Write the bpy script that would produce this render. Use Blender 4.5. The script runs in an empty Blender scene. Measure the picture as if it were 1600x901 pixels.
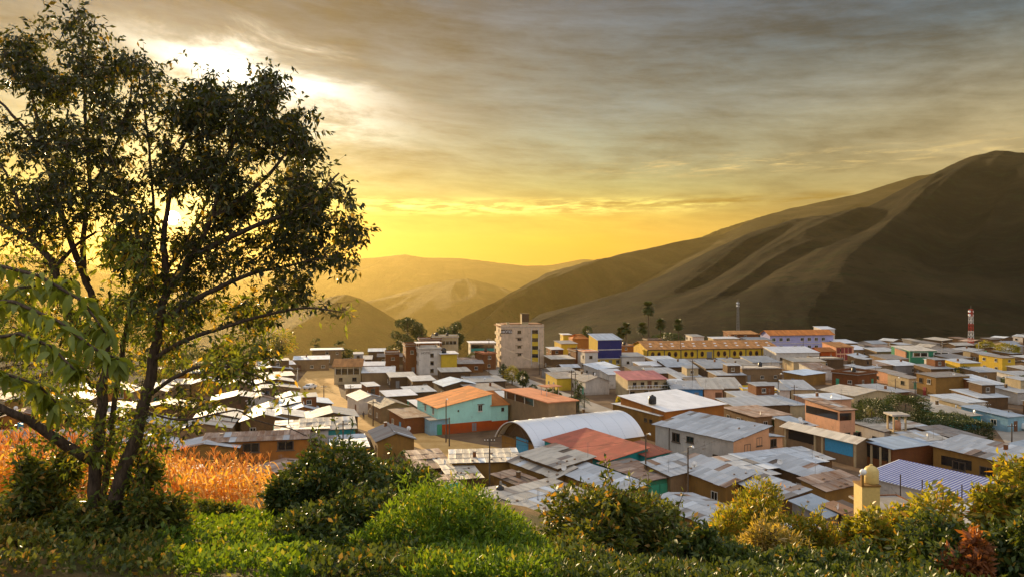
import bpy, math, random
import numpy as np
from mathutils import Vector, Matrix, noise
C = bpy.context; D = bpy.data; S = C.scene
COL = S.collection
R = math.radians
# ------------------------------------------------------------------ camera, sky, sun, exposure
F = 1155.0                      # focal length in pixels of the 1600 px wide photograph
CAMZ = 28.0                     # the eye stands 28 m above the town
cam_d = D.cameras.new('camera'); cam = D.objects.new('camera', cam_d); COL.objects.link(cam)
cam_d.sensor_width = 36.0; cam_d.lens = F/1600*36
cam.location = (0, 0, CAMZ); cam.rotation_euler = (R(90), 0, 0)
cam_d.clip_start = .1; cam_d.clip_end = 60000
S.camera = cam
S.view_settings.view_transform = 'Standard'; S.view_settings.look = 'None'
S.view_settings.gamma = 1; S.view_settings.exposure = EXPOSURE = 0.95
S.cycles.use_denoising = True
S.cycles.max_bounces = 6; S.cycles.volume_bounces = 0; S.cycles.transparent_max_bounces = 8
S.cycles.diffuse_bounces = 3; S.cycles.glossy_bounces = 2; S.cycles.caustics_reflective = False; S.cycles.caustics_refractive = False

SUN_EL = R(9.5); SUN_AZ = R(-25.5)       # azimuth measured from +Y towards +X
sun_dir = Vector((math.sin(SUN_AZ)*math.cos(SUN_EL), math.cos(SUN_AZ)*math.cos(SUN_EL), math.sin(SUN_EL)))
DISC = Vector((-530/F, 1, 110/F)).normalized()

class NT:
    "small helper to write node trees"
    def __init__(s, tree): s.t = tree; tree.nodes.clear()
    def n(s, typ, ins=None, **kw):
        nd = s.t.nodes.new(typ)
        for k, v in kw.items(): setattr(nd, k, v)
        for k, v in (ins or {}).items():
            if hasattr(v, 'is_linked') or isinstance(v, bpy.types.NodeSocket): s.t.links.new(v, nd.inputs[k])
            else: nd.inputs[k].default_value = v
        return nd
    def m(s, op, a, b=0.0, c=None, clamp=False):
        nd = s.t.nodes.new('ShaderNodeMath'); nd.operation = op; nd.use_clamp = clamp
        for i, v in enumerate((a, b) if c is None else (a, b, c)):
            if isinstance(v, bpy.types.NodeSocket): s.t.links.new(v, nd.inputs[i])
            else: nd.inputs[i].default_value = v
        return nd.outputs[0]
    def mix(s, f, a, b, mode='MIX'):
        nd = s.t.nodes.new('ShaderNodeMix'); nd.data_type = 'RGBA'; nd.blend_type = mode
        for i, v in ((0, f), (6, a), (7, b)):
            if isinstance(v, bpy.types.NodeSocket): s.t.links.new(v, nd.inputs[i])
            elif i == 0: nd.inputs[i].default_value = v
            else: nd.inputs[i].default_value = (*v, 1) if len(v) == 3 else v
        return nd.outputs[2]
    def ramp(s, f, stops, interp='LINEAR'):
        nd = s.t.nodes.new('ShaderNodeValToRGB'); cr = nd.color_ramp; cr.interpolation = interp
        while len(cr.elements) < len(stops): cr.elements.new(.5)
        for e, (p, c) in zip(cr.elements, stops):
            e.position = p
            e.color = (c, c, c, 1) if not isinstance(c, tuple) else (*c, 1)
        s.t.links.new(f, nd.inputs[0]); return nd.outputs[0]
    def noise(s, vec, scale, detail=3, rough=.5, dist=0.0, dim='3D'):
        nd = s.n('ShaderNodeTexNoise', {'Scale': scale, 'Detail': detail, 'Roughness': rough, 'Distortion': dist}, noise_dimensions=dim)
        if vec is not None: s.t.links.new(vec, nd.inputs['Vector'])
        return nd.outputs[0]
    def mapping(s, vec, loc=(0,0,0), rot=(0,0,0), sc=(1,1,1)):
        nd = s.n('ShaderNodeMapping', {'Location': loc, 'Rotation': rot, 'Scale': sc}); s.t.links.new(vec, nd.inputs[0]); return nd.outputs[0]

def lin(r, g, b):
    f = lambda c: (c/255/12.92) if c/255 <= .04045 else ((c/255+.055)/1.055)**2.4
    return (f(r), f(g), f(b))
EXPF = 2**EXPOSURE
def skyc(r, g, b, k=1.0): return tuple(c*k/EXPF for c in lin(r, g, b))

world = D.worlds.new('World'); S.world = world; world.use_nodes = True
def build_world():
    T = NT(world.node_tree)
    tc = T.n('ShaderNodeTexCoord').outputs['Generated']
    sp = T.n('ShaderNodeSeparateXYZ', {0: tc}).outputs
    el = sp[2]                                                    # sine of elevation
    dot = T.n('ShaderNodeVectorMath', {0: tc, 1: tuple(DISC)}, operation='DOT_PRODUCT').outputs['Value']
    ang = T.m('ARCCOSINE', T.m('MINIMUM', dot, 1.0))              # radians from the sun
    # cloud sheet coordinates: a flat deck seen in perspective
    den = T.m('ADD', T.m('MAXIMUM', el, 0.0), .10)
    px = T.m('DIVIDE', sp[0], den); py = T.m('DIVIDE', sp[1], den)
    dc = T.n('ShaderNodeCombineXYZ', {0: px, 1: py, 2: 0.0}).outputs[0]
    azc = T.m('DIVIDE', sp[0], T.m('MAXIMUM', T.m('ABSOLUTE', sp[1]), .2))
    fc = T.n('ShaderNodeCombineXYZ', {0: T.m('MULTIPLY', azc, 1.0), 1: T.m('ADD', T.m('MULTIPLY', el, 4.2), T.m('MULTIPLY', azc, .25)), 2: T.m('MULTIPLY', sp[1], .3)}).outputs[0]
    n1 = T.noise(T.mapping(dc, rot=(0,0,.5), sc=(.75, 1.0, 1)), .95, 6, .55)            # broad masses of the deck
    n2 = T.noise(fc, 3.4, 9, .64, .4)                                                       # broken layers
    n3 = T.noise(T.mapping(fc, sc=(1, 1.8, 1)), 8.5, 9, .70, .25)                            # ragged thin streaks
    cl = T.m('ADD', T.m('ADD', T.m('MULTIPLY', n1, .34), T.m('MULTIPLY', n2, .36)), T.m('MULTIPLY', n3, .30))
    cl = T.n('ShaderNodeMapRange', {0: cl, 1: .42, 2: .585, 3: 0.0, 4: 1.0}).outputs[0]   # 0 dark cloud, 1 bright
    # colours by elevation, far from the sun and near its side
    e = T.m('MULTIPLY', el, 2.0, clamp=True)                      # 0..30 degrees -> 0..1
    lit = T.ramp(e, [(0, skyc(240,138,0)), (.06, skyc(242,160,0)), (.125, skyc(232,174,6)), (.19, skyc(226,192,70)), (.25, skyc(222,204,120)),
                     (.34, skyc(216,208,160)), (.46, skyc(184,180,152)), (.62, skyc(150,151,134)), (.8, skyc(132,136,128)), (1, skyc(150,154,148))])
    shd = T.ramp(e, [(0, skyc(236,140,0)), (.06, skyc(234,160,0)), (.125, skyc(218,164,4)), (.19, skyc(176,144,44)), (.25, skyc(150,136,76)),
                     (.34, skyc(136,130,98)), (.46, skyc(112,110,92)), (.62, skyc(90,90,76)), (.8, skyc(76,78,68)), (1, skyc(104,108,104))])
    col = T.mix(cl, shd, lit)
    dim = T.ramp(e, [(0, (1,1,1)), (.19, (1,1,1)), (.27, (.54,.70,.84)), (.45, (.43,.62,.90)), (.8, (.36,.58,1.08)), (1, (.55,.8,1.15))])
    col = T.mix(1.0, col, dim, 'MULTIPLY')
    # to the right of the clear band the yellow fades to a pale beige veil
    side = T.n('ShaderNodeMapRange', {0: T.m('DIVIDE', sp[0], T.m('MAXIMUM', sp[1], .05)), 1: .12, 2: .62, 3: 0.0, 4: 1.0}).outputs[0]
    low = T.n('ShaderNodeMapRange', {0: el, 1: .16, 2: .30, 3: 1.0, 4: 0.0}).outputs[0]
    veil = T.mix(cl, skyc(150,134,98), skyc(200,176,128))
    col = T.mix(T.m('MULTIPLY', T.m('MULTIPLY', side, low), .8), col, veil)
    # thin broken cloud bank low over the far range, its rims lit
    bv = T.n('ShaderNodeCombineXYZ', {0: T.m('MULTIPLY', px, 2.6), 1: T.m('MULTIPLY', el, 90.0), 2: 0.0}).outputs[0]
    bn = T.noise(bv, 1.7, 8, .66, .3)
    def bandmask(c, hw): return T.n('ShaderNodeMapRange', {0: T.m('ABSOLUTE', T.m('SUBTRACT', el, c)), 1: hw, 2: 0.0, 3: 0.0, 4: 1.0}).outputs[0]
    b1 = bandmask(.109, .014)
    bl = T.m('MULTIPLY', b1, T.n('ShaderNodeMapRange', {0: bn, 1: .42, 2: .60, 3: 0.0, 4: 1.0}).outputs[0])
    lim = T.n('ShaderNodeMapRange', {0: px, 1: 1.6, 2: .6, 3: 0.0, 4: 1.0}).outputs[0]
    col = T.mix(T.m('MULTIPLY', bl, lim), col, skyc(255,244,130,1.5))
    b2 = bandmask(.112, .012)
    bd = T.m('MULTIPLY', b2, T.n('ShaderNodeMapRange', {0: T.noise(bv, .9, 6, .6, .2), 1: .46, 2: .58, 3: 0.0, 4: .95}).outputs[0])
    lim2 = T.n('ShaderNodeMapRange', {0: px, 1: -.4, 2: .5, 3: 0.0, 4: 1.0}).outputs[0]
    col = T.mix(T.m('MULTIPLY', bd, lim2), col, skyc(140,112,36))
    b3 = bandmask(.158, .016)
    b3m = T.m('MULTIPLY', b3, T.n('ShaderNodeMapRange', {0: bn, 1: .50, 2: .66, 3: 0.0, 4: .85}).outputs[0])
    lim3 = T.n('ShaderNodeMapRange', {0: px, 1: .2, 2: 1.0, 3: 0.0, 4: 1.0}).outputs[0]
    col = T.mix(T.m('MULTIPLY', b3m, lim3), col, skyc(246,214,140,1.05))
    # the sun's own glow through the veil: a wide pale aureole stretched up into the cloud sheet
    gl = T.m('POWER', T.m('MAXIMUM', T.m('SUBTRACT', 1.0, T.m('DIVIDE', ang, .36)), 0.0), 2.6)
    brk = T.n('ShaderNodeMapRange', {0: cl, 1: .0, 2: 1.0, 3: .3, 4: 1.35}).outputs[0]
    gcol = T.ramp(T.m('DIVIDE', ang, .6, clamp=True), [(0, (1.2,.80,.30)), (.22, (.50,.38,.16)), (.55, (.15,.14,.09)), (1, (.06,.06,.04))])
    g = T.n('ShaderNodeVectorMath', {0: gcol, 3: T.m('MULTIPLY', gl, brk)}, operation='SCALE').outputs[0]
    col = T.mix(1.0, col, g, 'ADD')
    # bright torn edge of the cloud sheet above the sun
    ux = T.m('SUBTRACT', T.m('DIVIDE', sp[0], T.m('MAXIMUM', sp[1], .05)), -.35)
    uy = T.m('SUBTRACT', T.m('DIVIDE', el, T.m('MAXIMUM', sp[1], .05)), .285)
    rot = T.m('ADD', uy, T.m('MULTIPLY', ux, .28))
    wob = T.m('ADD', rot, T.m('MULTIPLY', T.m('SUBTRACT', n2, .5), .22))
    q = T.m('ADD', T.m('POWER', T.m('DIVIDE', T.m('ABSOLUTE', wob), .032), 2.0), T.m('POWER', T.m('DIVIDE', T.m('ABSOLUTE', ux), .145), 2.0))
    edge = T.m('EXPONENT', T.m('MULTIPLY', q, -1.0))
    eg = T.n('ShaderNodeVectorMath', {0: (.95,.92,.78), 3: edge}, operation='SCALE').outputs[0]
    col = T.mix(1.0, col, eg, 'ADD')
    # disc
    disc = T.n('ShaderNodeMapRange', {0: ang, 1: .0085, 2: .0062, 3: 0.0, 4: 1.0}).outputs[0]
    col = T.mix(1.0, col, T.n('ShaderNodeVectorMath', {0: (40,32,20), 3: disc}, operation='SCALE').outputs[0], 'ADD')
    # below the horizon: earth
    below = T.n('ShaderNodeMapRange', {0: el, 1: -.02, 2: -.06, 3: 0.0, 4: 1.0}).outputs[0]
    col = T.mix(below, col, (.12,.10,.07))
    # high and behind: the open, still bright part of the evening sky
    up = T.n('ShaderNodeMapRange', {0: el, 1: .42, 2: .75, 3: 0.0, 4: 1.0}).outputs[0]
    back = T.n('ShaderNodeMapRange', {0: sp[1], 1: .35, 2: -.3, 3: 0.0, 4: 1.0}).outputs[0]
    hi = T.m('MULTIPLY', T.m('MAXIMUM', up, T.m('MULTIPLY', back, T.m('SUBTRACT', 1.0, below))), 1.0)
    col = T.mix(hi, col, T.mix(cl, (.37,.38,.42), (.50,.50,.52)))
    bg = T.n('ShaderNodeBackground', {0: col, 1: 1.0})
    skt = T.n('ShaderNodeTexSky', sky_type='NISHITA', sun_disc=False, sun_elevation=SUN_EL, sun_rotation=SUN_AZ, dust_density=3.0, altitude=2000)
    bg2 = T.n('ShaderNodeBackground', {0: skt.outputs[0], 1: .0012})
    add = T.n('ShaderNodeAddShader'); T.t.links.new(bg.outputs[0], add.inputs[0]); T.t.links.new(bg2.outputs[0], add.inputs[1])
    T.n('ShaderNodeOutputWorld', {0: add.outputs[0]})
build_world()
world.cycles.sampling_method = 'MANUAL'; world.cycles.sample_map_resolution = 1024

sun_l = D.lights.new('sun', 'SUN'); sun_l.energy = 5.0; sun_l.angle = R(.6); sun_l.color = (1, .72, .38)
sun = D.objects.new('sun', sun_l); COL.objects.link(sun)
sun.rotation_euler = sun_dir.to_track_quat('Z', 'Y').to_euler()

# ------------------------------------------------------------------ helpers
rng = random.Random(7)
def P(px, py, Y): return Vector(((px-800)/F*Y, Y, CAMZ-(py-450)/F*Y))
def G(px, py, h=0.0):
    Y = F*(CAMZ-h)/(py-450); return Vector(((px-800)/F*Y, Y))
def tag(o, label=None, cat=None, group=None, kind=None):
    if label: o['label'] = label
    if cat: o['category'] = cat
    if group: o['group'] = group
    if kind: o['kind'] = kind
    return o
def empty(name, loc=(0,0,0), rz=0.0):
    o = D.objects.new(name, None); COL.objects.link(o); o.location = loc; o.rotation_euler = (0,0,rz); o.empty_display_size = .3; return o
def link(name, me, parent=None, loc=None, sc=None, rz=None):
    o = D.objects.new(name, me); COL.objects.link(o)
    if parent is not None: o.parent = parent
    if loc is not None: o.location = loc
    if sc is not None: o.scale = sc
    if rz is not None: o.rotation_euler = (0,0,rz) if not isinstance(rz, tuple) else rz
    return o
class MB:
    "mesh collector"
    def __init__(s): s.v = []; s.f = []
    def add(s, vs, fs):
        b = len(s.v); s.v += [tuple(v) for v in vs]; s.f += [tuple(i+b for i in f) for f in fs]; return s
    def box(s, x0, x1, y0, y1, z0, z1):
        return s.add([(x0,y0,z0),(x1,y0,z0),(x1,y1,z0),(x0,y1,z0),(x0,y0,z1),(x1,y0,z1),(x1,y1,z1),(x0,y1,z1)],
                     [(0,3,2,1),(4,5,6,7),(0,1,5,4),(1,2,6,5),(2,3,7,6),(3,0,4,7)])
    def slab(s, top, th):
        "thick sheet below a polygon of top points"
        n = len(top); dn = [(x,y,z-th) for x,y,z in top]
        return s.add(list(top)+dn, [tuple(range(n)), tuple(range(2*n-1, n-1, -1))]+[(i, i+n, (i+1)%n+n, (i+1)%n) for i in range(n)])
    def tube(s, pts, rad, seg=6, caps=True):
        pts = [Vector(p) for p in pts]; n = len(pts)
        if not hasattr(rad, '__len__'): rad = [rad]*n
        b = len(s.v); up = None
        for i, p in enumerate(pts):
            t = (pts[min(i+1,n-1)]-pts[max(i-1,0)])
            if t.length < 1e-9: t = Vector((0,0,1))
            t.normalize()
            if up is None: up = Vector((1,0,0)) if abs(t.x) < .8 else Vector((0,1,0))
            u = (up - t*up.dot(t)).normalized(); w = t.cross(u); up = u
            for k in range(seg):
                a = 2*math.pi*k/seg
                s.v.append(tuple(p + (u*math.cos(a)+w*math.sin(a))*rad[i]))
        for i in range(n-1):
            for k in range(seg):
                k2 = (k+1)%seg
                s.f.append((b+i*seg+k, b+i*seg+k2, b+(i+1)*seg+k2, b+(i+1)*seg+k))
        if caps:
            s.f.append(tuple(b+k for k in range(seg-1,-1,-1))); s.f.append(tuple(b+(n-1)*seg+k for k in range(seg)))
        return s
    def mesh(s, name, mat=None, smooth=False):
        me = D.meshes.new(name); me.from_pydata(s.v, [], s.f)
        if mat is not None: me.materials.append(mat)
        if smooth: me.polygons.foreach_set('use_smooth', [True]*len(me.polygons))
        me.update(); return me
    def obj(s, name, mat=None, parent=None, smooth=False, **kw): return link(name, s.mesh(name, mat, smooth), parent, **kw)
def big_mesh(name, V, Fq, mat, smooth=False):
    "numpy quads"
    me = D.meshes.new(name); k = Fq.shape[1]
    me.vertices.add(len(V)); me.vertices.foreach_set('co', np.asarray(V, np.float32).ravel())
    me.loops.add(Fq.size); me.loops.foreach_set('vertex_index', Fq.astype(np.int32).ravel())
    me.polygons.add(len(Fq)); me.polygons.foreach_set('loop_start', np.arange(0, Fq.size, k, dtype=np.int32)); me.polygons.foreach_set('loop_total', np.full(len(Fq), k, np.int32))
    if smooth: me.polygons.foreach_set('use_smooth', np.ones(len(Fq), bool))
    me.update(calc_edges=True); me.validate()
    if mat is not None: me.materials.append(mat)
    return me
# ------------------------------------------------------------------ materials
def newmat(name):
    m = D.materials.new(name); m.use_nodes = True; return m, NT(m.node_tree)
def finish(T, col, rough=.8, metal=0.0, bump=None, bstr=.4, bdist=.02, spec=.4, extra=None):
    ins = {'Base Color': col if isinstance(col, bpy.types.NodeSocket) else (*col, 1), 'Roughness': rough, 'Metallic': metal, 'Specular IOR Level': spec}
    b = T.n('ShaderNodeBsdfPrincipled', ins)
    if bump is not None:
        bp = T.n('ShaderNodeBump', {'Height': bump, 'Strength': bstr, 'Distance': bdist}); T.t.links.new(bp.outputs[0], b.inputs['Normal'])
    T.n('ShaderNodeOutputMaterial', {0: b.outputs[0]}); return b
MC = {}
def wall_mat(key, col, stain=.5, brick=False):
    col = tuple(c*{'adobe':.50,'brown':.42,'tan':.66,'ochre':.62,'brick':.62,'orange':.75,'grey':.8,'teal':.75,'navy':.6}.get(key, .92) for c in col); stain = min(1, stain*1.35); lu = sum(col)/3; col = tuple(max(.005, lu+(c-lu)*(1.08 if key in ('adobe','ochre','tan','brown','orange') else 1.2)) for c in col)
    m, T = newmat('wall_'+key); oc = T.n('ShaderNodeTexCoord').outputs['Object']
    rnd = T.n('ShaderNodeObjectInfo').outputs['Random']
    off = T.n('ShaderNodeVectorMath', {0: oc, 1: T.n('ShaderNodeCombineXYZ', {0: T.m('MULTIPLY', rnd, 90.0), 1: 0.0, 2: 0.0}).outputs[0]}, operation='ADD').outputs[0]
    a = T.noise(off, .5, 5, .6); b = T.noise(T.mapping(off, sc=(2.2,2.2,.35)), 1.1, 5, .65)   # drips run down
    c1 = T.mix(T.ramp(a, [(.3, 0.0), (.72, 1.0)]), tuple(c*(1-.30*stain) for c in col), tuple(min(c*1.12, .9) for c in col))
    dirt = T.ramp(b, [(.48, 0.0), (.74, .75*stain)])
    c2 = T.mix(dirt, c1, tuple(c*.5+.02 for c in col))
    hgt = T.n('ShaderNodeSeparateXYZ', {0: oc}).outputs[2]
    splash = T.m('MULTIPLY', T.n('ShaderNodeMapRange', {0: T.m('ADD', hgt, T.m('MULTIPLY', a, .8)), 1: 1.3, 2: .3, 3: 0.0, 4: .6}).outputs[0], stain)
    c2 = T.mix(splash, c2, (.16,.10,.055))
    fine = T.noise(off, 9, 4, .7)
    pt = T.noise(off, .75, 7, .72, .4)
    c2 = T.mix(T.ramp(pt, [(.60, 0.0), (.625, min(1, stain*1.2))]), c2, tuple(c*.45+k*.5 for c, k in zip(col, (.16,.10,.06))))       # fallen plaster
    c2 = T.mix(.35, c2, T.mix(fine, (.5,.5,.5), (1.0,1.0,1.0)), 'MULTIPLY')
    bump = fine
    if brick:
        sp = T.n('ShaderNodeSeparateXYZ', {0: oc}).outputs
        vec = T.n('ShaderNodeCombineXYZ', {0: T.m('ADD', sp[0], sp[1]), 1: sp[2], 2: 0.0}).outputs[0]
        br = T.n('ShaderNodeTexBrick', {'Vector': vec, 'Scale': 1.0, 'Color1': (1,1,1,1), 'Color2': (.72,.72,.72,1), 'Mortar': (.55,.5,.45,1), 'Mortar Size': .018, 'Brick Width': .34, 'Row Height': .16})
        c2 = T.mix(.8, c2, br.outputs[0], 'MULTIPLY'); bump = T.m('ADD', fine, br.outputs[1])
    finish(T, c2, .9, bump=bump, bstr=.3); MC[key] = m; return m
for k, c, st, br in [('adobe', (.36,.20,.09), .7, 1), ('ochre', (.46,.25,.07), .6, 0), ('orange', (.52,.20,.05), .5, 0), ('brick', (.36,.14,.06), .5, 1),
                 ('white', (.72,.67,.60), .5, 0), ('cream', (.55,.44,.28), .5, 0), ('peach', (.76,.43,.28), .35, 0), ('grey', (.36,.34,.32), .6, 0),
                 ('teal', (.06,.36,.36), .35, 0), ('mint', (.50,.84,.74), .2, 0), ('red', (.46,.10,.03), .4, 0), ('yellow', (.74,.50,.08), .3, 0),
                 ('gold', (.66,.46,.10), .3, 0), ('blue', (.09,.25,.48), .3, 0), ('navy', (.03,.04,.20), .2, 0), ('lilac', (.48,.47,.70), .35, 0), ('green', (.06,.24,.14), .4, 0),
                 ('tan', (.40,.26,.14), .6, 0), ('brown', (.26,.15,.08), .6, 0), ('hotel', (.68,.52,.38), .55, 0), ('pale', (.60,.55,.49), .5, 0), ('sky', (.30,.48,.58), .4, 0)]:
    wall_mat(k, c, st, bool(br))
def roof_mat(key, col, *a_, **k_):
    roof_mat1(key, col, *a_, **k_); roof_mat1(key+'_s', col, *a_, vary=.25, **k_)
def roof_mat1(key, col, rust=.3, metal=.12, rough=.64, wave=7.5, tint=.14, rustc=(.22,.10,.045), vary=1.0):
    "ribbed sheet metal or tiles; ribs run along the object's own y"
    m, T = newmat('roof_'+key); oc = T.n('ShaderNodeTexCoord').outputs['Object']
    rnd = T.n('ShaderNodeObjectInfo').outputs['Random']
    off = T.n('ShaderNodeVectorMath', {0: oc, 1: T.n('ShaderNodeCombineXYZ', {0: T.m('MULTIPLY', rnd, 70.0), 1: T.m('MULTIPLY', rnd, 31.0), 2: 0.0}).outputs[0]}, operation='ADD').outputs[0]
    sp = T.n('ShaderNodeSeparateXYZ', {0: oc}).outputs
    # separate sheets: a cell colour per 0.9 m by 2.6 m sheet
    cell = T.n('ShaderNodeTexBrick', {'Vector': T.mapping(off, rot=(0,0,math.pi/2)), 'Scale': 1.0, 'Color1': (0,0,0,1), 'Color2': (1,1,1,1), 'Mortar': (.5,.5,.5,1), 'Mortar Size': .0, 'Bias': 0.0, 'Brick Width': 2.6, 'Row Height': .9})
    a = T.noise(off, .45, 5, .62); b = T.noise(T.mapping(off, sc=(1.8,.4,1)), 1.3, 6, .7)
    c = T.mix(T.m('MULTIPLY', cell.outputs[0], 1.0), tuple(x*(1-tint) for x in col), tuple(min(x*(1+tint), .9) for x in col))
    sh = T.n('ShaderNodeMapRange', {0: rnd, 1: 0.0, 2: 1.0, 3: 1-min(.45,tint*2.8)*vary, 4: 1+tint*1.6*vary}).outputs[0]
    c = T.n('ShaderNodeVectorMath', {0: c, 3: sh}, operation='SCALE').outputs[0]
    rm = T.m('MULTIPLY', T.ramp(T.m('ADD', T.m('MULTIPLY', a, .55), T.m('MULTIPLY', b, .45)), [(.60-.22*rust, 0.0), (.74-.12*rust, 1.0)]), min(1, rust*1.3))
    c = T.mix(rm, c, rustc)
    c = T.mix(.3, c, T.mix(T.noise(off, 6, 4, .7), (.45,.45,.45), (1.0,1.0,1.0)), 'MULTIPLY')
    wv = T.m('SINE', T.m('MULTIPLY', sp[0], 2*math.pi*wave))
    bump = T.m('ADD', T.m('MULTIPLY', wv, .5), T.m('MULTIPLY', a, 1.5))
    rg = T.m('ADD', rough, T.m('MULTIPLY', rm, .35), clamp=True)
    mt = T.m('MULTIPLY', T.m('SUBTRACT', 1.0, rm), metal)
    finish(T, c, rg, mt, bump, .55, .03, .3); MC['r_'+key] = m; return m
roof_mat('tin', (.47,.49,.51), .34)
roof_mat('zinc', (.58,.62,.66), .10)
roof_mat('dull', (.27,.25,.23), .5, .1, .7)
roof_mat('warm', (.55,.50,.42), .42, .1)  # grey tin with low sunlight put into its base colour
roof_mat('blue', (.44,.54,.66), .06)
roof_mat('rust', (.38,.29,.23), .8, .1, .65, tint=.3)
roof_mat('tile', (.50,.17,.035), .35, 0, .8, 3.2, .2, (.20,.09,.03))
roof_mat('clay', (.42,.19,.06), .5, 0, .8, 3.2, .25, (.16,.08,.03))
roof_mat('red', (.33,.085,.05), .5, .1, .6, 4, .2, (.22,.12,.08))
roof_mat('pink', (.62,.22,.20), .15, .1, .6, 4, .15, (.4,.15,.12))
roof_mat('white', (.76,.76,.77), .08, .1, .55, 4, .08)
roof_mat('slab', (.42,.38,.33), .4, 0, .9, .01, .2, (.25,.2,.15))
roof_mat('coral', (.66,.25,.12), .15, 0, .8, .01, .15, (.4,.2,.1))
roof_mat('wood', (.30,.18,.11), .5, 0, .8, 3, .35)
def plain(key, col, rough=.6, metal=0.0, spec=.4, var=.25, sc=3.0):
    m, T = newmat(key); oc = T.n('ShaderNodeTexCoord').outputs['Object']
    n = T.noise(oc, sc, 4, .6)
    c = T.mix(n, tuple(x*(1-var) for x in col), tuple(min(1,x*(1+var)) for x in col))
    finish(T, c, rough, metal, n, .2, .01, spec); MC[key] = m; return m
plain('frame', (.60,.56,.48), .6); plain('frame_dark', (.10,.07,.05), .6)
plain('glass', (.012,.013,.015), .12, 0, .8, .5, .6)
plain('door_wood', (.14,.06,.03), .6); plain('door_blue', (.05,.30,.52), .5); plain('door_green', (.04,.30,.18), .5); plain('door_grey', (.2,.2,.2), .5); plain('door_red', (.25,.03,.03), .5)
plain('pole_wood', (.09,.065,.045), .8); plain('pole_concrete', (.45,.42,.38), .8)
plain('steel', (.22,.21,.20), .6, .2); plain('steel_red', (.50,.05,.03), .5); plain('steel_white', (.75,.72,.68), .5)
plain('black_plastic', (.015,.015,.017), .4); plain('wire', (.02,.02,.02), .6); plain('white_paint', (.78,.78,.76), .4, 0, .5, .08); plain('stone', (.24,.17,.12), .9, 0, .2, .4, 2)
plain('rubber', (.02,.02,.02), .9); plain('headlight', (.7,.7,.7), .15); plain('tarp', (.03,.42,.27), .5, 0, .4, .3); plain('skin', (.3,.15,.09), .6)
plain('cloth_dark', (.04,.04,.06), .9); plain('cloth_red', (.35,.04,.04), .9); plain('tank_yellow', (.62,.46,.16), .5); plain('parapet', (.50,.44,.36), .9)
plain('terracotta', (.5,.18,.06), .8); plain('white_fabric', (.75,.75,.75), .8)

def leaf_mat(key, c1, c2, c3=None, trans=.5, rough=.45, p3=.1):
    m, T = newmat('leaf_'+key)
    rnd = T.n('ShaderNodeNewGeometry').outputs['Random Per Island']
    stops = [(0, c1), (.75, c2)]
    if c3 is not None: stops = [(0, c1), (.6, c2), (1-p3, c2), (1-p3*.5, c3), (1, c3)]
    c = T.ramp(rnd, stops)
    oc = T.n('ShaderNodeTexCoord').outputs['Object']
    big = T.noise(oc, .9, 3, .5)
    c = T.mix(.55, c, T.mix(big, (.45,.45,.45), (1.35,1.3,1.1)), 'MULTIPLY')
    b = T.n('ShaderNodeBsdfPrincipled', {'Base Color': c, 'Roughness': rough, 'Specular IOR Level': .4})
    tr = T.n('ShaderNodeBsdfTranslucent', {0: T.mix(1.0, c, (1.5,1.25,.35), 'MULTIPLY')})
    mx = T.n('ShaderNodeMixShader', {0: trans}); T.t.links.new(b.outputs[0], mx.inputs[1]); T.t.links.new(tr.outputs[0], mx.inputs[2])
    T.n('ShaderNodeOutputMaterial', {0: mx.outputs[0]}); MC['l_'+key] = m; return m
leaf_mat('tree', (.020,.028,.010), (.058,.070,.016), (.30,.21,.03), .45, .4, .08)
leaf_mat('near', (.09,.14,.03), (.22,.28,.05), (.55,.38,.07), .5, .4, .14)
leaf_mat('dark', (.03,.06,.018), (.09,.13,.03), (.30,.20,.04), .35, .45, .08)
leaf_mat('gold', (.12,.17,.03), (.34,.34,.05), (.55,.30,.05), .5, .45, .15)
leaf_mat('green', (.045,.10,.012), (.16,.27,.028), (.36,.34,.05), .45, .5, .10)
leaf_mat('ochre', (.18,.17,.05), (.40,.33,.09), (.60,.46,.24), .45, .6, .2)
leaf_mat('mix', (.04,.075,.018), (.15,.18,.035), (.40,.24,.06), .4, .45, .12)
leaf_mat('corn', (.46,.25,.05), (.78,.46,.11), (.86,.62,.26), .45, .6, .2)
leaf_mat('town', (.03,.05,.015), (.07,.10,.025), None, .2)
leaf_mat('towny', (.14,.15,.02), (.30,.28,.04), None, .3)
leaf_mat('redflower', (.16,.07,.03), (.34,.13,.05), None, .4)
def bark():
    m, T = newmat('bark'); oc = T.n('ShaderNodeTexCoord').outputs['Object']
    n = T.noise(T.mapping(oc, sc=(6,6,1.2)), 5, 6, .7)
    c = T.ramp(n, [(.3, (.035,.024,.016)), (.7, (.16,.11,.075))])
    finish(T, c, .9, bump=n, bstr=.9, bdist=.03, spec=.2); MC['bark'] = m
bark()
def ground_mat(key, stops, scale, bstr=.5, fine=8, rough=.95):
    m, T = newmat('ground_'+key); oc = T.n('ShaderNodeTexCoord').outputs['Object']
    n = T.noise(oc, scale, 8, .62, .3); f = T.noise(oc, fine, 6, .7)
    c = T.ramp(n, stops); c = T.mix(.5, c, T.mix(f, (.4,.4,.4), (1.15,1.15,1.15)), 'MULTIPLY')
    finish(T, c, rough, bump=T.m('ADD', n, T.m('MULTIPLY', f, .3)), bstr=bstr, bdist=.15, spec=.1); MC['g_'+key] = m
ground_mat('town', [(.3, (.09,.055,.032)), (.5, (.16,.10,.06)), (.75, (.24,.165,.10))], .12, .3)
ground_mat('dirt', [(.3, (.50,.29,.10)), (.5, (.62,.38,.14)), (.75, (.72,.47,.20))], .35, .4, 3)
ground_mat('paved', [(.3, (.30,.27,.23)), (.6, (.38,.34,.29)), (.8, (.44,.40,.34))], .3, .2, 3)
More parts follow.
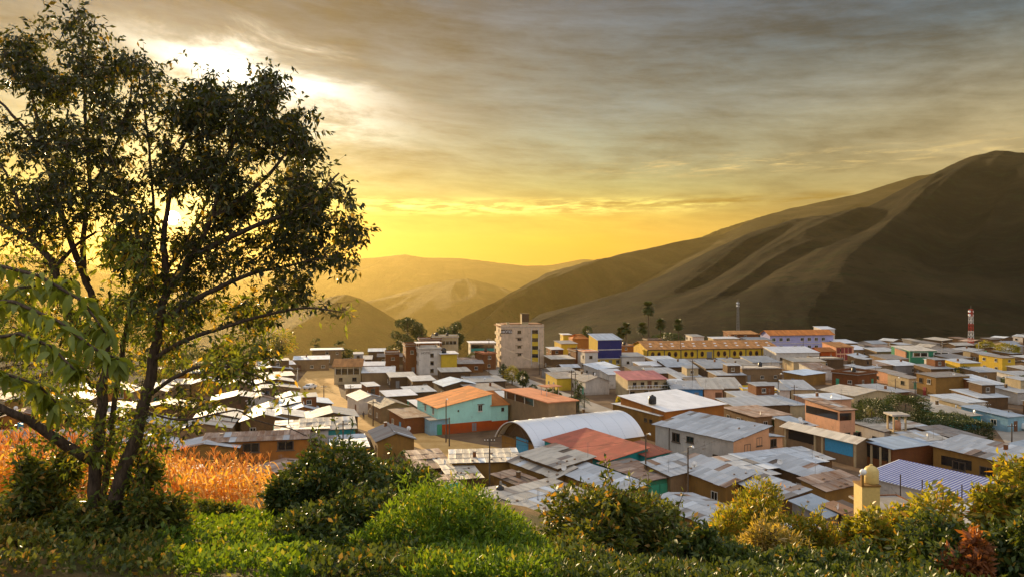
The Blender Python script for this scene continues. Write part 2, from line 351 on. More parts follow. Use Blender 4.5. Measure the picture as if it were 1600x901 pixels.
def hill_mat():
    m, T = newmat('ground_hill'); oc = T.n('ShaderNodeTexCoord').outputs['Object']
    a = T.noise(oc, .0045, 8, .62, .3); b = T.noise(oc, .03, 7, .7); f = T.noise(oc, .22, 6, .75)
    c = T.ramp(a, [(.32, (.012,.011,.007)), (.48, (.028,.022,.012)), (.60, (.058,.043,.021)), (.74, (.105,.076,.036))])
    c = T.mix(T.ramp(b, [(.52, 0.0), (.66, .8)]), c, (.035,.042,.016))
    c = T.mix(.5, c, T.mix(f, (.3,.3,.3), (1.2,1.2,1.2)), 'MULTIPLY')
    g2 = T.noise(T.mapping(oc, sc=(1,1,2)), .09, 8, .8)
    c = T.mix(T.ramp(g2, [(.55, 0.0), (.70, .6)]), c, (.085,.066,.04))
    vo = T.n('ShaderNodeTexVoronoi', {'Scale': .075, 'Vector': oc}); sc_ = T.m('MULTIPLY', T.ramp(vo.outputs['Distance'], [(.16, 1.0), (.30, 0.0)]), T.ramp(T.noise(oc, .010, 5, .6), [(.44, 0.0), (.56, .8)]))
    c = T.mix(sc_, c, (.014,.018,.008))
    finish(T, c, .95, bump=T.m('ADD', T.m('MULTIPLY', b, 2.0), T.m('MULTIPLY', g2, 1.2)), bstr=.8, bdist=15.0, spec=.05); MC['g_hill'] = m
hill_mat()
def slope_mat():
    m, T = newmat('ground_slope'); oc = T.n('ShaderNodeTexCoord').outputs['Object']
    n = T.noise(oc, .5, 8, .65, .3); f = T.noise(oc, 6, 6, .7)
    c = T.ramp(n, [(.3, (.06,.07,.02)), (.5, (.12,.10,.04)), (.62, (.22,.14,.06)), (.8, (.30,.20,.10))])
    c = T.mix(.5, c, T.mix(f, (.3,.3,.3), (1.2,1.2,1.2)), 'MULTIPLY')
    finish(T, c, .95, bump=f, bstr=.6, bdist=.1, spec=.1); MC['g_slope'] = m
slope_mat()

plain('barrel', (.66,.69,.74), .38, .1, .5, .05, .4)
# ------------------------------------------------------------------ the land
def smooth(a, b, x):
    t = np.clip((x-a)/(b-a), 0, 1); return t*t*(3-2*t)
def fbm(x, y, seed=0, oct=5, lac=2.03, gain=.5):
    "cheap value noise on arrays"
    x = np.asarray(x, float); y = np.asarray(y, float); tot = np.zeros(np.broadcast(x, y).shape); amp = 1; nrm = 0
    for o in range(oct):
        xi = np.floor(x).astype(np.int64); yi = np.floor(y).astype(np.int64); xf = x-xi; yf = y-yi
        def h(i, j):
            n = (i*374761393 + j*668265263 + (seed+o)*1442695041) & 0x7fffffff
            n = ((n ^ (n >> 13))*1274126177) & 0x7fffffff
            return ((n ^ (n >> 16)) & 0xffff)/65535.0
        u = xf*xf*(3-2*xf); v = yf*yf*(3-2*yf)
        tot = tot + amp*((h(xi,yi)*(1-u)+h(xi+1,yi)*u)*(1-v)+(h(xi,yi+1)*(1-u)+h(xi+1,yi+1)*u)*v)
        nrm += amp; amp *= gain; x = x*lac+17.3; y = y*lac+9.1
    return tot/nrm
def near_z(x, y):
    "the hillside the photographer stands on, falling to the town"
    x = np.asarray(x, float); y = np.asarray(y, float)
    zz = np.interp(y, [-400, -8, 0, 4, 10, 18, 25, 74], [60, 28.2, 26.4, 26.0, 24.6, 22.2, 20.9, 0.0])
    side = np.interp(x, [-60, -8, -1, 3, 8, 60], [1.2, .3, 0, -1.0, -1.9, -3.0])*smooth(4, 14, y)*(1-smooth(40, 74, y))
    bump = (fbm(x*.5, y*.5, 3)-.5)*.5*(1-smooth(55, 74, y))
    return np.maximum(zz+side+bump, 0.0)
def town_edge(x):
    return 292 + np.maximum(x, 0)*.45 + np.maximum(-x-40, 0)*.2
def land_z(x, y):
    x = np.asarray(x, float); y = np.asarray(y, float)
    z = np.where(y < 76, near_z(x, y), 0.0)
    # past the far edge of the town the land drops to a deep valley
    # to the right of the valley it rests against the mountain's foot
    drop = smooth(-40, 520, y-town_edge(x)-12)
    rightness = smooth(-40, 260, x-.10*(y-400))
    z = z - drop*(340*(1-rightness)+25*rightness)
    left = smooth(0, 500, -x-170-.15*np.maximum(y-60,0))
    z = z - left*120*smooth(60, 300, y)
    return z
def grid(name, xs, ys, zf, mat, kind='structure'):
    X, Y = np.meshgrid(xs, ys); Z = zf(X, Y)
    V = np.stack([X, Y, Z], -1).reshape(-1, 3); nx = len(xs); ny = len(ys)
    i = (np.arange(ny-1)[:,None]*nx+np.arange(nx-1)[None,:]).ravel()
    me = big_mesh(name, V, np.stack([i, i+1, i+nx+1, i+nx], 1), mat, True)
    o = link(name, me); tag(o, kind=kind); return o
xs = np.unique(np.concatenate([np.linspace(-9000,-420,16), np.linspace(-400,-60,40), np.linspace(-60,60,130), np.linspace(60,500,50), np.linspace(560,9000,16)]))
ys = np.unique(np.concatenate([np.linspace(-600,-20,8), np.linspace(-10,80,110), np.linspace(80,480,60), np.linspace(500,2000,40), np.linspace(2200,16000,16)]))
ground = grid('ground', xs, ys, land_z, None)
# slope soil near, packed town earth far
me = ground.data; me.materials.append(MC['g_town']); me.materials.append(MC['g_slope']); me.materials.append(MC['g_hill'])
cen = np.zeros(len(me.polygons)*3); me.polygons.foreach_get('center', cen); cen = cen.reshape(-1, 3)
mi = np.where(cen[:,1] < 74, 1, np.where((cen[:,1] > town_edge(cen[:,0])+4) | ((cen[:,0] < -.43*cen[:,1]) & (cen[:,1] > 150)) , 2, 0))
me.polygons.foreach_set('material_index', mi.astype(np.int32))

def mountain(name, ridge, foot, back=.5, n=260, m=90, amp=40, freq=9, seed=1, power=1.0, small=.25, slant=.0, belly=0.0):
    """ridge, foot: lists of world points (x,y,z); the face runs from the ridge down to the foot, spurs and gullies run down it"""
    def samp(pts, s):
        pts = np.array(pts, float); L = np.linspace(0, 1, len(pts))
        return np.stack([np.interp(s, L, pts[:,k]) for k in range(3)], -1)
    s = np.linspace(0, 1, n)
    rp = samp(ridge, s); fp = samp(foot, s)
    # soften the polyline corners
    for _ in range(3): rp[1:-1] = (rp[:-2]+2*rp[1:-1]+rp[2:])/4
    tf = np.linspace(0, 1, m); tb = np.linspace(0, 1, 14)[1:][::-1]
    L = np.linalg.norm(rp[-1]-rp[0])
    rows = []
    for t in tb:                                   # the far side
        q = rp.copy(); d = rp-fp; d[:,2] = 0
        q[:,:2] += d[:,:2]*back*t; q[:,2] = rp[:,2]-(rp[:,2]-fp[:,2].min()+30)*t**1.2; rows.append(q)
    for t in tf:
        q = rp*(1-t)+fp*t
        w = (math.sin(math.pi*min(1, t**.75))**1.5 if t > 0 else 0)*np.clip((rp[:,2]-fp[:,2])/260, .12, 1)*(1-.6*smooth(.74,.9,s)*(1-smooth(.1,.5,t)))
        u = s*freq + slant*t*freq
        r1 = 1-np.abs(2*fbm(u, np.full(n, t*.7)+seed*5.1, seed, 2)-1)*2.4      # ridged spurs
        r2 = 1-np.abs(2*fbm(u*2.7, np.full(n, t*1.3), seed+9, 2)-1)*2.2-.3
        q[:,2] = rp[:,2]+(fp[:,2]-rp[:,2])*(t**power) + w*(amp*(r1-.35)+amp*small*1.6*r2) + belly*w
        q[:,2] += (fbm(s*freq*12, np.full(n, t*5.0), seed+3, 3)-.5)*amp*.10*np.clip((rp[:,2]-fp[:,2])/260,.2,1)
        rows.append(q)
    V = np.stack(rows).reshape(-1, 3); ny = len(rows)
    i = (np.arange(ny-1)[:,None]*n+np.arange(n-1)[None,:]).ravel()
    me = big_mesh(name, V, np.stack([i, i+n, i+n+1, i+1], 1), MC['g_hill'], True)
    o = link(name, me); tag(o, kind='structure'); return o
def W(px, py, Y, dz=0): p = P(px, py, Y); return (p.x, p.y, p.z+dz)
# big bare mountain on the right: nearer spur and its summit
mountain('mountain', [W(700,560,820,-30), W(790,520,860,-12), W(842,490,900), W(920,470,980), W(985,452,1080), W(1045,425,1190), W(1100,396,1310), W(1160,368,1450), W(1240,343,1600), W(1310,333,1680), W(1350,326,1740),
                      W(1400,300,1800), W(1460,270,1850), W(1510,246,1900), W(1555,235,1950), W(1600,238,2000), W(1700,262,2050), W(1900,330,2100)],
         [(-140,560,-90), (-30,480,-40), (30,420,-10), (90,400,-4), (170,410,-3), (260,450,-3), (380,500,-3), (500,560,-3), (700,640,-3), (900,700,0), (1300,800,0)], amp=40, freq=5.4, seed=4, n=420, m=150, slant=.42, small=.16, back=.3, belly=18)
mountain('mountain_shoulder', [W(a_, b_, int(y_*1.6)) for a_, b_, y_ in ((640,620,1400), (690,545,1450), (718,502,1500), (760,478,1560), (800,456,1640), (850,428,1760), (900,413,1880), (935,405,1960), (1010,388,2120), (1085,372,2280), (1130,366,2350), (1180,341,2500), (1230,326,2650), (1340,303,2800), (1420,278,2900), (1500,262,3000), (1700,280,3100))],
         [(-420,1700,-300), (-300,1600,-280), (0,1500,-240), (300,1500,-200), (700,1700,-150), (1100,1900,-100), (1700,2300,-50), (2400,2900,0)], amp=80, freq=5, seed=11, n=300, m=90, slant=.4, small=.12, back=.25, belly=20)
mountain('mountain_behind', [W(1000,410,5200,-100), W(1060,388,5300), W(1090,373,5400), W(1120,360,5500), W(1150,350,5600), W(1190,338,5800), W(1260,320,6000), W(1400,330,6000)],
         [(700,4000,-300), (1500,3800,-200), (3000,4000,-100)], amp=120, freq=5, seed=21, n=120, m=50, back=.4)
# cone shaped hill in the valley on the left
mountain('valley_hill', [W(180,560,3000,-150), W(330,520,3000), W(430,485,3000), W(490,470,3000), W(525,461,3000), W(541,459,3000), W(565,466,3000), W(600,487,3000), W(640,512,3000), W(700,555,3000,-60), W(800,620,3000,-120)],
         [(-1900,1700,-330), (-1300,1500,-330), (-800,1500,-330), (-450,1600,-330), (50,1900,-340)], amp=22, freq=3, seed=33, n=160, m=60, back=.8)
# ranges fading in the haze
mountain('middle_range', [W(-300,500,5200), W(100,470,5200), W(400,470,5400), W(560,478,5600), W(640,452,5700), W(700,437,5800), W(735,435,5800), W(790,450,5700), W(860,480,5600), W(1000,520,5600)],
         [(-6500,3500,-340), (-2500,3500,-340), (0,3600,-340), (1500,3700,-300)], amp=50, freq=6, seed=41, n=220, m=60, back=.5)
mountain('far_range', [W(-500,430,9000), W(-200,405,9000), W(0,396,9000), W(60,397,9000), W(160,415,9000), W(260,428,9000), W(380,424,9000), W(480,410,9000), W(560,404,9000), W(600,401,9000), W(632,397,9000), W(662,402,9000), W(720,403,9000), W(770,409,9000), W(820,415,9200), W(860,414,9400), (W(912,404,9600)), W(980,410,9600), W(1100,440,9600), W(1300,440,9600)],
         [(-9500,6000,-340), (-4000,6200,-340), (0,6500,-340), (3500,6800,-300)], amp=70, freq=9, seed=52, n=320, m=60, back=.4)
mountain('left_range', [W(-500,380,6500), W(-250,390,6500), W(-100,392,6500), (W(20,398,6500)), W(120,416,6500), W(220,440,6500), W(330,462,6500), W(420,480,6500), W(520,520,6500)],
         [(-6500,3600,-340), (-4000,3700,-340), (-2500,3900,-340), (-1200,4200,-340)], amp=50, freq=5, seed=61, n=160, m=50, back=.3)

# roads laid on the town earth
def sheet(name, pxs, mat, dz):
    pts = [G(*p) for p in pxs]
    me = D.meshes.new(name); me.from_pydata([(p.x, p.y, dz) for p in pts], [], [tuple(range(len(pts)))]); me.materials.append(mat)
    if me.polygons[0].normal.z < 0: me.flip_normals()
    return tag(link(name, me), kind='structure')
ROADS = [
 [(462,600),(470,632),(545,664),(640,694),(700,716),(830,742),(836,722),(790,700),(690,683),(640,663),(560,637),(533,618),(528,600),(540,582),(505,570),(480,578)],
 [(742,566),(775,588),(830,612),(905,640),(960,650),(960,640),(900,618),(840,596),(800,581),(770,566)],
 [(1345,578),(1372,592),(1430,614),(1465,632),(1500,626),(1440,600),(1385,580)],
 [(1530,630),(1548,660),(1570,690),(1600,712),(1680,760),(1740,740),(1640,680),(1580,640)],
]
sheet('dirt_road', ROADS[0], MC['g_dirt'], .02)
sheet('street', ROADS[1], MC['g_paved'], .02)
sheet('street', ROADS[2], MC['g_paved'], .02)
sheet('street', ROADS[3], MC['g_paved'], .02)

# the air of the valley
def haze():
    m, T = newmat('haze'); T.t.nodes.clear()
    v = T.n('ShaderNodeVolumePrincipled', {'Color': (.95,.74,.26,1), 'Density': HAZE, 'Anisotropy': .58})
    o = T.n('ShaderNodeOutputMaterial'); T.t.links.new(v.outputs[0], o.inputs['Volume'])
    m.cycles.homogeneous_volume = True
    b = MB().box(-9900, 9900, -700, 10800, -372, 860)
    ob = b.obj('haze', m); tag(ob, kind='stuff'); ob['label'] = 'thin golden evening haze filling the valley'; ob.display_type = 'WIRE'
HAZE = 2.9e-5
haze()
# ------------------------------------------------------------------ kit of shared pieces
def corrugated():
    b = MB(); n = 7
    xs_ = [i/(2*n) for i in range(2*n+1)]
    for j in (0, 1):
        for i, x in enumerate(xs_): b.v.append((x, j, .018 if i % 2 else -.018))
    k = len(xs_)
    b.f += [(i, i+1, i+1+k, i+k) for i in range(k-1)]
    return b
SHEET = {}
def sheet_mesh(roof):
    if roof not in SHEET: SHEET[roof] = corrugated().mesh('roof_sheet_'+roof, MC['r_'+roof+'_s'])
    return SHEET[roof]
def frame_box(t=.07, d=.06, bars=1):
    b = MB(); b.box(0,t,-d,.02,0,1); b.box(1-t,1,-d,.02,0,1); b.box(t,1-t,-d,.02,0,t); b.box(t,1-t,-d,.02,1-t,1); b.box(-.08,1.08,-d-.07,.02,-.08,-.003)
    for i in range(bars):
        x = (i+1)/(bars+1); b.box(x-.025,x+.025,-d*.8,.02,t,1-t)
    return b
WINF = {k: frame_box(bars=1).mesh('window_frame_'+k, MC[m]) for k, m in (('light','frame'), ('dark','frame_dark'))}
PANE = MB().box(.05,.95,-.02,.01,.05,.95).mesh('window_pane', MC['glass'])
def door_mesh(mat):
    b = MB(); b.box(0,1,-.05,.02,0,1); b.box(.08,.46,-.075,-.05,.08,.9); b.box(.54,.92,-.075,-.05,.08,.9); return b.mesh('door_'+mat, MC[mat])
DOORS = {k: door_mesh(k) for k in ('door_wood','door_blue','door_green','door_grey','door_red')}
BLOCK = MB().box(0,1,0,1,0,1)
FOOT = []            # footprints already used, for the infill houses
HOUSES = []          # everything built as a house, for the labels
WN = {'hotel':'pale', 'adobe':'brown adobe', 'ochre':'ochre', 'orange':'orange', 'brick':'red brick', 'white':'white', 'cream':'cream', 'peach':'peach', 'grey':'grey', 'teal':'teal', 'mint':'mint green',
      'red':'red', 'yellow':'yellow', 'gold':'golden yellow', 'blue':'blue', 'navy':'dark blue', 'lilac':'lilac', 'green':'green', 'tan':'tan', 'brown':'dark brown', 'pale':'pale grey', 'sky':'light blue'}
RN = {'tin':'grey tin', 'zinc':'silvery zinc', 'dull':'dull grey tin', 'warm':'sun-tinted tin', 'blue':'bluish metal', 'rust':'rusty tin', 'tile':'orange tile', 'clay':'brown tile', 'red':'red metal', 'pink':'pink metal',
      'white':'white metal', 'slab':'flat concrete', 'coral':'flat coral', 'wood':'brown board'}

def solve(n, v, px):
    a = (px-800)/F; t = (a*n.y-n.x)/(v.x-a*v.y); return t

class House:
    def __init__(s, px, py, xr=None, xl=None, h=3.0, th=26, w=None, d=None, wall='adobe', roof='tin', kind='shed', dr=0.0, dl=.5, rise=1.0, over=.35,
                 win='auto', name='house', cat='house', note=None, label=None, base=0.0, sheets='auto', group='houses of the town', pos=None, thick=.07, clutter=True, par=.5):
        s.rg = random.Random(int((px or 0)*13+(py or 0)*7+h*100))
        s.th = R(th); s.vr = Vector((math.cos(s.th), math.sin(s.th))); s.vl = Vector((-math.sin(s.th), math.cos(s.th)))
        if pos is None and label is None and px < 520 and xl is not None and not (note and note.startswith('two storey cream')):
            px, xl, d = xl, None, d or 7.0; th = 12 if note and note.startswith('orange walled') else 14+(int(py)*7 % 15)
            if kind == 'shed' and int(py) % 3: kind = 'gy'; rise = .8+.05*(int(py) % 9)
        s.n = Vector(pos) if pos is not None else G(px, py, h+base)
        s.w = w if w is not None else solve(s.n, s.vr, xr); s.d = d if d is not None else solve(s.n, s.vl, xl)
        if s.w < 1.5 or s.w > 80: s.w = 6 if s.w < 1.5 else 20
        if s.d < 1.5 or s.d > 80: s.d = 6 if s.d < 1.5 else 16
        if label is None and pos is None: s.d = min(s.d, 9.5 if px < 900 else 15)
        s.h = h; s.kind = kind; s.dr = dr; s.dl = dl; s.rise = rise; s.wall = wall; s.roofk = roof; s.base = base
        s.dist = s.n.y; s.px = px if px is not None else 800+s.n.x/s.n.y*F; s.py = py if py is not None else 450+(CAMZ-h)/s.n.y*F
        rt = s.root = empty(name, (s.n.x, s.n.y, base), s.th)
        tag(rt, label, cat, group)
        s.note = note; s.label = label; s.over = over; s.ground = base == 0.0
        HOUSES.append(s)
        if s.ground: FOOT.append((s.n.copy(), s.vr, s.vl, s.w, s.d, h))
        s.walls()
        s.roof(sheets, thick, par)
        if win == 'auto': s.autowin()
        elif win: s.wins(win)
    def zt(s, x, y):
        if s.kind == 'shed' or s.kind == 'flat': return s.h+s.dr*x/s.w+s.dl*y/s.d if s.kind == 'shed' else s.h
        if s.kind == 'gx': return s.h+s.rise*(1-abs(2*y/s.d-1))          # ridge runs along x
        if s.kind == 'gy': return s.h+s.rise*(1-abs(2*x/s.w-1))
        if s.kind == 'hip':
            return s.h+s.rise*min(1, 2*min(y/s.d, 1-y/s.d, x/s.d, (s.w-x)/s.d))
        return s.h
    def walls(s):
        w, d = s.w, s.d; b = MB()
        ring = [(0,0)] + ([(w/2,0)] if s.kind == 'gy' else []) + [(w,0)] + ([(w,d/2)] if s.kind == 'gx' else []) + [(w,d)] + ([(w/2,d)] if s.kind == 'gy' else []) + [(0,d)] + ([(0,d/2)] if s.kind == 'gx' else [])
        n = len(ring); b.v = [(x,y,0) for x,y in ring]+[(x,y,s.zt(x,y)-.02) for x,y in ring]
        b.f = [(i,(i+1)%n,(i+1)%n+n,i+n) for i in range(n)]+[tuple(range(n,2*n))]
        s.wallo = b.obj('wall', MC[s.wall], s.root)
    def planes(s):
        w, d, o = s.w, s.d, s.over
        def ext(x, y, zf): return (x, y, zf(x, y))
        if s.kind == 'shed':
            zf = lambda x, y: s.h+s.dr*x/w+s.dl*y/d
            return [([ext(-o,-o,zf), ext(w+o,-o,zf), ext(w+o,d+o,zf), ext(-o,d+o,zf)])]
        if s.kind == 'gx':
            k = s.rise/(d/2); a = lambda x, y: s.h+k*y; c = lambda x, y: s.h+k*(d-y)
            return [[ext(-o,-o,a), ext(w+o,-o,a), ext(w+o,d/2,a), ext(-o,d/2,a)], [ext(w+o,d+o,c), ext(-o,d+o,c), ext(-o,d/2,c), ext(w+o,d/2,c)]]
        if s.kind == 'gy':
            k = s.rise/(w/2); a = lambda x, y: s.h+k*x; c = lambda x, y: s.h+k*(w-x)
            return [[ext(-o,d+o,a), ext(-o,-o,a), ext(w/2,-o,a), ext(w/2,d+o,a)], [ext(w+o,-o,c), ext(w+o,d+o,c), ext(w/2,d+o,c), ext(w/2,-o,c)]]
        if s.kind == 'hip':
            k = s.rise/(d/2); q = d/2; z0 = s.h-k*o; z1 = s.h+s.rise
            A, B, Cc, Dd = (-o,-o,z0), (w+o,-o,z0), (w+o,d+o,z0), (-o,d+o,z0); e, f = (q,q,z1), (w-q,q,z1)
            return [[A,B,f,e],[Cc,Dd,e,f],[Dd,A,e],[B,Cc,f]]
        return [[(-o,-o,s.h),(w+o,-o,s.h),(w+o,d+o,s.h),(-o,d+o,s.h)]]
    def roof(s, sheets, thick, par):
        mk = MC['r_'+s.roofk]
        if s.kind == 'flat':
            b = MB(); w, d, o, h = s.w, s.d, s.over, s.h
            b.box(-o,w+o,-o,d+o,h-.02,h+.15)
            r = b.obj('roof', mk, s.root); s.ztop = h+.15
            if par > 0:
                q = MB(); t = .15; e = o*.5
                q.box(-e,w+e,-e,-e+t,h+.152,h+.15+par); q.box(-e,w+e,d+e-t,d+e,h+.152,h+.15+par); q.box(-e,-e+t,-e+t,d+e-t,h+.152,h+.15+par); q.box(w+e-t,w+e,-e+t,d+e-t,h+.152,h+.15+par)
                q.obj('parapet', s.wallo.data.materials[0], r)
            return
        pls = s.planes(); use = (s.dist < 138 and s.roofk in ('tin','zinc','dull','warm','rust','wood')) if sheets == 'auto' else sheets
        b = MB()
        zo = .035
        for pl in pls: b.slab([(x,y,z+zo) for x,y,z in pl], thick)
        if use and all(len(pl) == 4 for pl in pls):
            b = MB()
            for pl in pls: b.slab([(x,y,z+zo-.03) for x,y,z in pl], .04)
        r = b.obj('roof', MC['frame_dark'] if use else mk, s.root)
        s.roofo = r
        # material follows the fall: ribs along object y
        if not use and s.kind in ('gy',) or (s.kind == 'shed' and abs(s.dr)/s.w > abs(s.dl)/s.d and not use):
            # rotate the roof object by 90 degrees so that ribs run down the slope
            me = r.data
            for v in me.vertices: v.co = Vector((v.co.y, -v.co.x, v.co.z))
            r.rotation_euler = (0,0,R(90))
        if use:
            rg = s.rg
            for pl in pls:
                A, B, Cc, Dd = [Vector(p) for p in pl]
                u = B-A; v = Dd-A
                if s.kind == 'shed' and abs(s.dr)/s.w > abs(s.dl)/s.d: A, u, v = B, (Cc-B), (A-B)
                nu = max(1, round(u.length/1.05)); L = v.length; nv = max(1, round(L/2.4))
                uh, vh = u.normalized(), v.normalized(); nn = uh.cross(vh)
                if nn.z < 0: nn = -nn
                du = u.length/nu; dv = L/nv
                M0 = Matrix((( uh.x, vh.x, nn.x, 0), (uh.y, vh.y, nn.y, 0), (uh.z, vh.z, nn.z, 0), (0,0,0,1)))
                for i in range(nu):
                    for j in range(nv):
                        if rg.random() < .012: continue
                        kk = s.roofk
                        q = rg.random()
                        if q < .05: kk = 'rust'
                        elif q < .09: kk = 'dull'
                        elif q < .14: kk = 'zinc' if s.roofk != 'rust' else 'tin'
                        me = sheet_mesh(kk)
                        p = A+uh*(du*i-.04+rg.uniform(-.03,.03))+vh*(dv*j-.10+rg.uniform(-.08,.05))
                        p = p+nn*(.05+.03*j*0+(.014 if (i+j)%2 else 0))
                        tilt = Matrix.Rotation((.022+rg.uniform(0,.03))/dv, 4, 'X')   # lower edge laps over the sheet below
                        M = Matrix.Translation(p) @ M0 @ Matrix.Rotation(rg.uniform(-.012,.012), 4, 'Z') @ tilt.inverted() @ Matrix.Diagonal((du*1.06, dv*1.1, 1, 1))
                        o = D.objects.new('sheet', me); COL.objects.link(o); o.parent = r; o.matrix_local = Matrix.Translation(nn*.05) @ M
    # openings -------------------------------------------------
    def put(s, me_f, me_p, face, u, z, w, h, nf='window', np_='pane'):
        if face == 'R': loc, rz, off = (u, -.005, z), 0, 0
        elif face == 'L': loc, rz = (-.005, u+w, z), R(-90)
        o = D.objects.new(nf, me_f); COL.objects.link(o); o.parent = s.root; o.location = loc; o.rotation_euler = (0,0,rz); o.scale = (w, 1, h)
        if me_p is not None:
            q = D.objects.new(np_, me_p); COL.objects.link(q); q.parent = o
        return o
    def window(s, face, u, z, w=1.0, h=1.1, fr=None): return s.put(WINF[fr or ('dark' if s.wall in ('white','cream','pale','peach','lilac') else 'light')], PANE, face, u, z, w, h)
    def door(s, face, u, w=1.0, h=2.1, col='door_wood', z=0.0): return s.put(DOORS[col], None, face, u, z, w, h, 'door')
    def autowin(s):
        if s.dist > 330: dens = .5
        else: dens = 1
        st = max(1, int(round(s.h/2.7)))
        rg = s.rg
        for face, L in (('R', s.w), ('L', s.d)):
            if face == 'L' and (s.n.x/s.n.y < -.25): continue
            k = int(L/3.4)
            used_door = False
            for f in range(st):
                z0 = .95+f*2.75
                for i in range(k):
                    if rg.random() > .62*dens: continue
                    u = (i+.5)*L/k-.5+rg.uniform(-.3,.3)
                    if f == 0 and not used_door and rg.random() < .4:
                        s.door(face, max(.2,u), 1.0, 2.05, rg.choice(['door_wood','door_wood','door_blue','door_green','door_grey'])); used_door = True; continue
                    if z0+1.15 < s.h-.15: s.window(face, max(.2, min(u, L-1.3)), z0, rg.uniform(.9,1.3), rg.uniform(.9,1.15))
    def wins(s, spec):
        for it in spec:
            if it[0] == 'D': s.door(*it[1:])
            else: s.window(*it)
    def world(s, x, y, z): return Vector((s.n.x+s.vr.x*x+s.vl.x*y, s.n.y+s.vr.y*x+s.vl.y*y, z+s.base))
    def part(s, name, b, mat, parent=None): return b.obj(name, MC[mat], parent if parent is not None else s.root)
wall_mat('peach_bright', (.80,.44,.26), .2)
WN['peach_bright'] = 'peach'
# ------------------------------------------------------------------ the town, house by house
H = House
# --- landmark: corner house with teal upper floor
h = H(684,636, 768, 652, h=5.2, th=26, wall='mint', roof='tile', kind='shed', dr=2.0, dl=.1, win=None, sheets=False,
      label='two storey mint green corner house with red ground floor and sloping orange roof', group=None)
TEALH = h
b = MB(); b.box(-.06,h.w+.02,-.06,0,0,1.95); b.box(-.06,0,0,h.d,0,1.95); h.part('ground_floor', b, 'red')
h.wins([('L',2.0,3.6,.9,1.2,'light'),('L',6.6,3.6,.9,1.2,'light'),('R',8.4,3.9,.9,1.3,'light'),('R',4.1,4.2,.28,.28,'dark'),('D','L',3.0,.8,1.85,'door_wood'),('D','R',7.0,1.1,1.9,'door_grey')])
for u in (1.8, 6.4): b = MB(); b.box(-.45,0,u,u+1.4,4.88,4.95); h.part('window_hood', b, 'frame_dark')
b = MB(); b.box(8.2,9.6,-.45,0,5.28,5.35); h.part('window_hood', b, 'frame_dark')
a = h.world(h.w+.03, 0, 0)
h2 = H(None,None, pos=(a.x,a.y), w=3.6, d=7.5, h=4.9, th=26, wall='mint', roof='tile', kind='shed', dr=0, dl=1.7, win=[('R',2.1,3.6,.6,.7,'dark')], sheets=False,
       label='narrow lower mint green annex with orange roof between the corner house and the coral roof', group=None, name='annex', cat='building')
b = MB(); b.box(0,h2.w,-.06,0,0,1.75); h2.part('ground_floor', b, 'red')
# --- brown building with coral flat roof and open loft
h = H(857,628, 900, 788, h=7.3, th=26, wall='tan', roof='coral', kind='flat', par=0, over=.45, win=None, label='tall tan building with flat coral roof and open loft beside the mint green house', group=None)
b = MB(); b.box(-.03,.02,h.d*.30,h.d*.94,5.9,7.1); h.part('loft_opening', b, 'glass')
for u in (.3,.5,.72,.93): b = MB(); b.box(-.12,-.035,h.d*u,h.d*u+.14,5.8,7.27); h.part('post', b, 'frame')
CORAL = h
c = h.world(h.w*.55, h.d*.35, 7.45); r = empty('roof_canopy', c, h.th); tag(r, 'small flat canopy on thin posts standing on the coral roof', 'canopy')
for x, y in ((0,0),(2.6,0),(0,2.2),(2.6,2.2)): MB().box(x,x+.1,y,y+.1,0,1.7).obj('post', MC['frame'], r)
MB().box(-.5,3.2,-.5,2.8,1.7,1.8).obj('top', MC['r_coral'], r)
# --- hall with arched metal roof
h = H(845,697, 1001, 784, h=2.9, th=31, wall='ochre', roof='white', kind='flat', par=0, over=.01, win=None, label='long hall under a smooth white barrel roof with blue gate', group=None, name='hall', cat='hall')
HALL = h; D.objects.remove([o for o in h.root.children if o.name.startswith('roof')][0])
w, d = h.w, h.d; n = 22; rise = 3.1; R0 = ((d/2)**2+rise**2)/(2*rise); a0 = math.asin(d/2/R0)
def arc(i, r=0.0, o=.5):
    a = -a0*(1+.06)+2*a0*(1+.06)*i/n; return (d/2+math.sin(a)*(R0+r), h.h-.1+math.cos(a)*(R0+r)-(R0-rise))
b = MB()
for r_ in (.12, 0):
    for i in range(n+1):
        y, z = arc(i, r_); b.v += [(-1.2,y,z), (w+.6,y,z)]
k = 2*(n+1)
for i in range(n):
    p = 2*i; b.f += [(p,p+1,p+3,p+2), (k+p+2,k+p+3,k+p+1,k+p), (p+2,k+p+2,k+p,p), (p+1,k+p+1,k+p+3,p+3)]
b.f += [(0,k,k+1,1), (2*n,2*n+1,k+2*n+1,k+2*n)]
vr = b.obj('roof', MC['barrel'], h.root, smooth=False)
for i in range(8):                       # raised seams between the long metal panels
    x = -1.2+(w+1.8)*(i+.5)/8; b = MB(); b.tube([(x, *arc(j,.14)) for j in range(n+1)], .025, 4); b.obj('seam', MC['barrel'], vr)
for x in (.4, w-.1):                      # gable end behind the arch
    b = MB(); pts = [(x, *arc(j,-.05)) for j in range(1,n)]; b.v = [(p[0],p[1],p[2]) for p in pts]+[(x+.1,p[1],p[2]) for p in pts]; m_ = len(pts)
    b.f = [tuple(range(m_)), tuple(range(2*m_-1,m_-1,-1))]+[(i,i+m_,(i+1)%m_+m_,(i+1)%m_) for i in range(m_)]; h.part('gable', b, 'brown')
b = MB(); b.tube([(-.9, *arc(j,-.1)) for j in range(n+1)], .09, 5); h.part('truss', b, 'frame_dark')
b = MB(); b.tube([(-.5,0,h.h+.1),(-.5,d,h.h+.1)], .08, 5); b.tube([(-.5,d*.25,h.h),(-.5,d*.5,h.h+rise-.3)],.05,4); b.tube([(-.5,d*.75,h.h),(-.5,d*.5,h.h+rise-.3)],.05,4); h.part('truss', b, 'frame_dark')
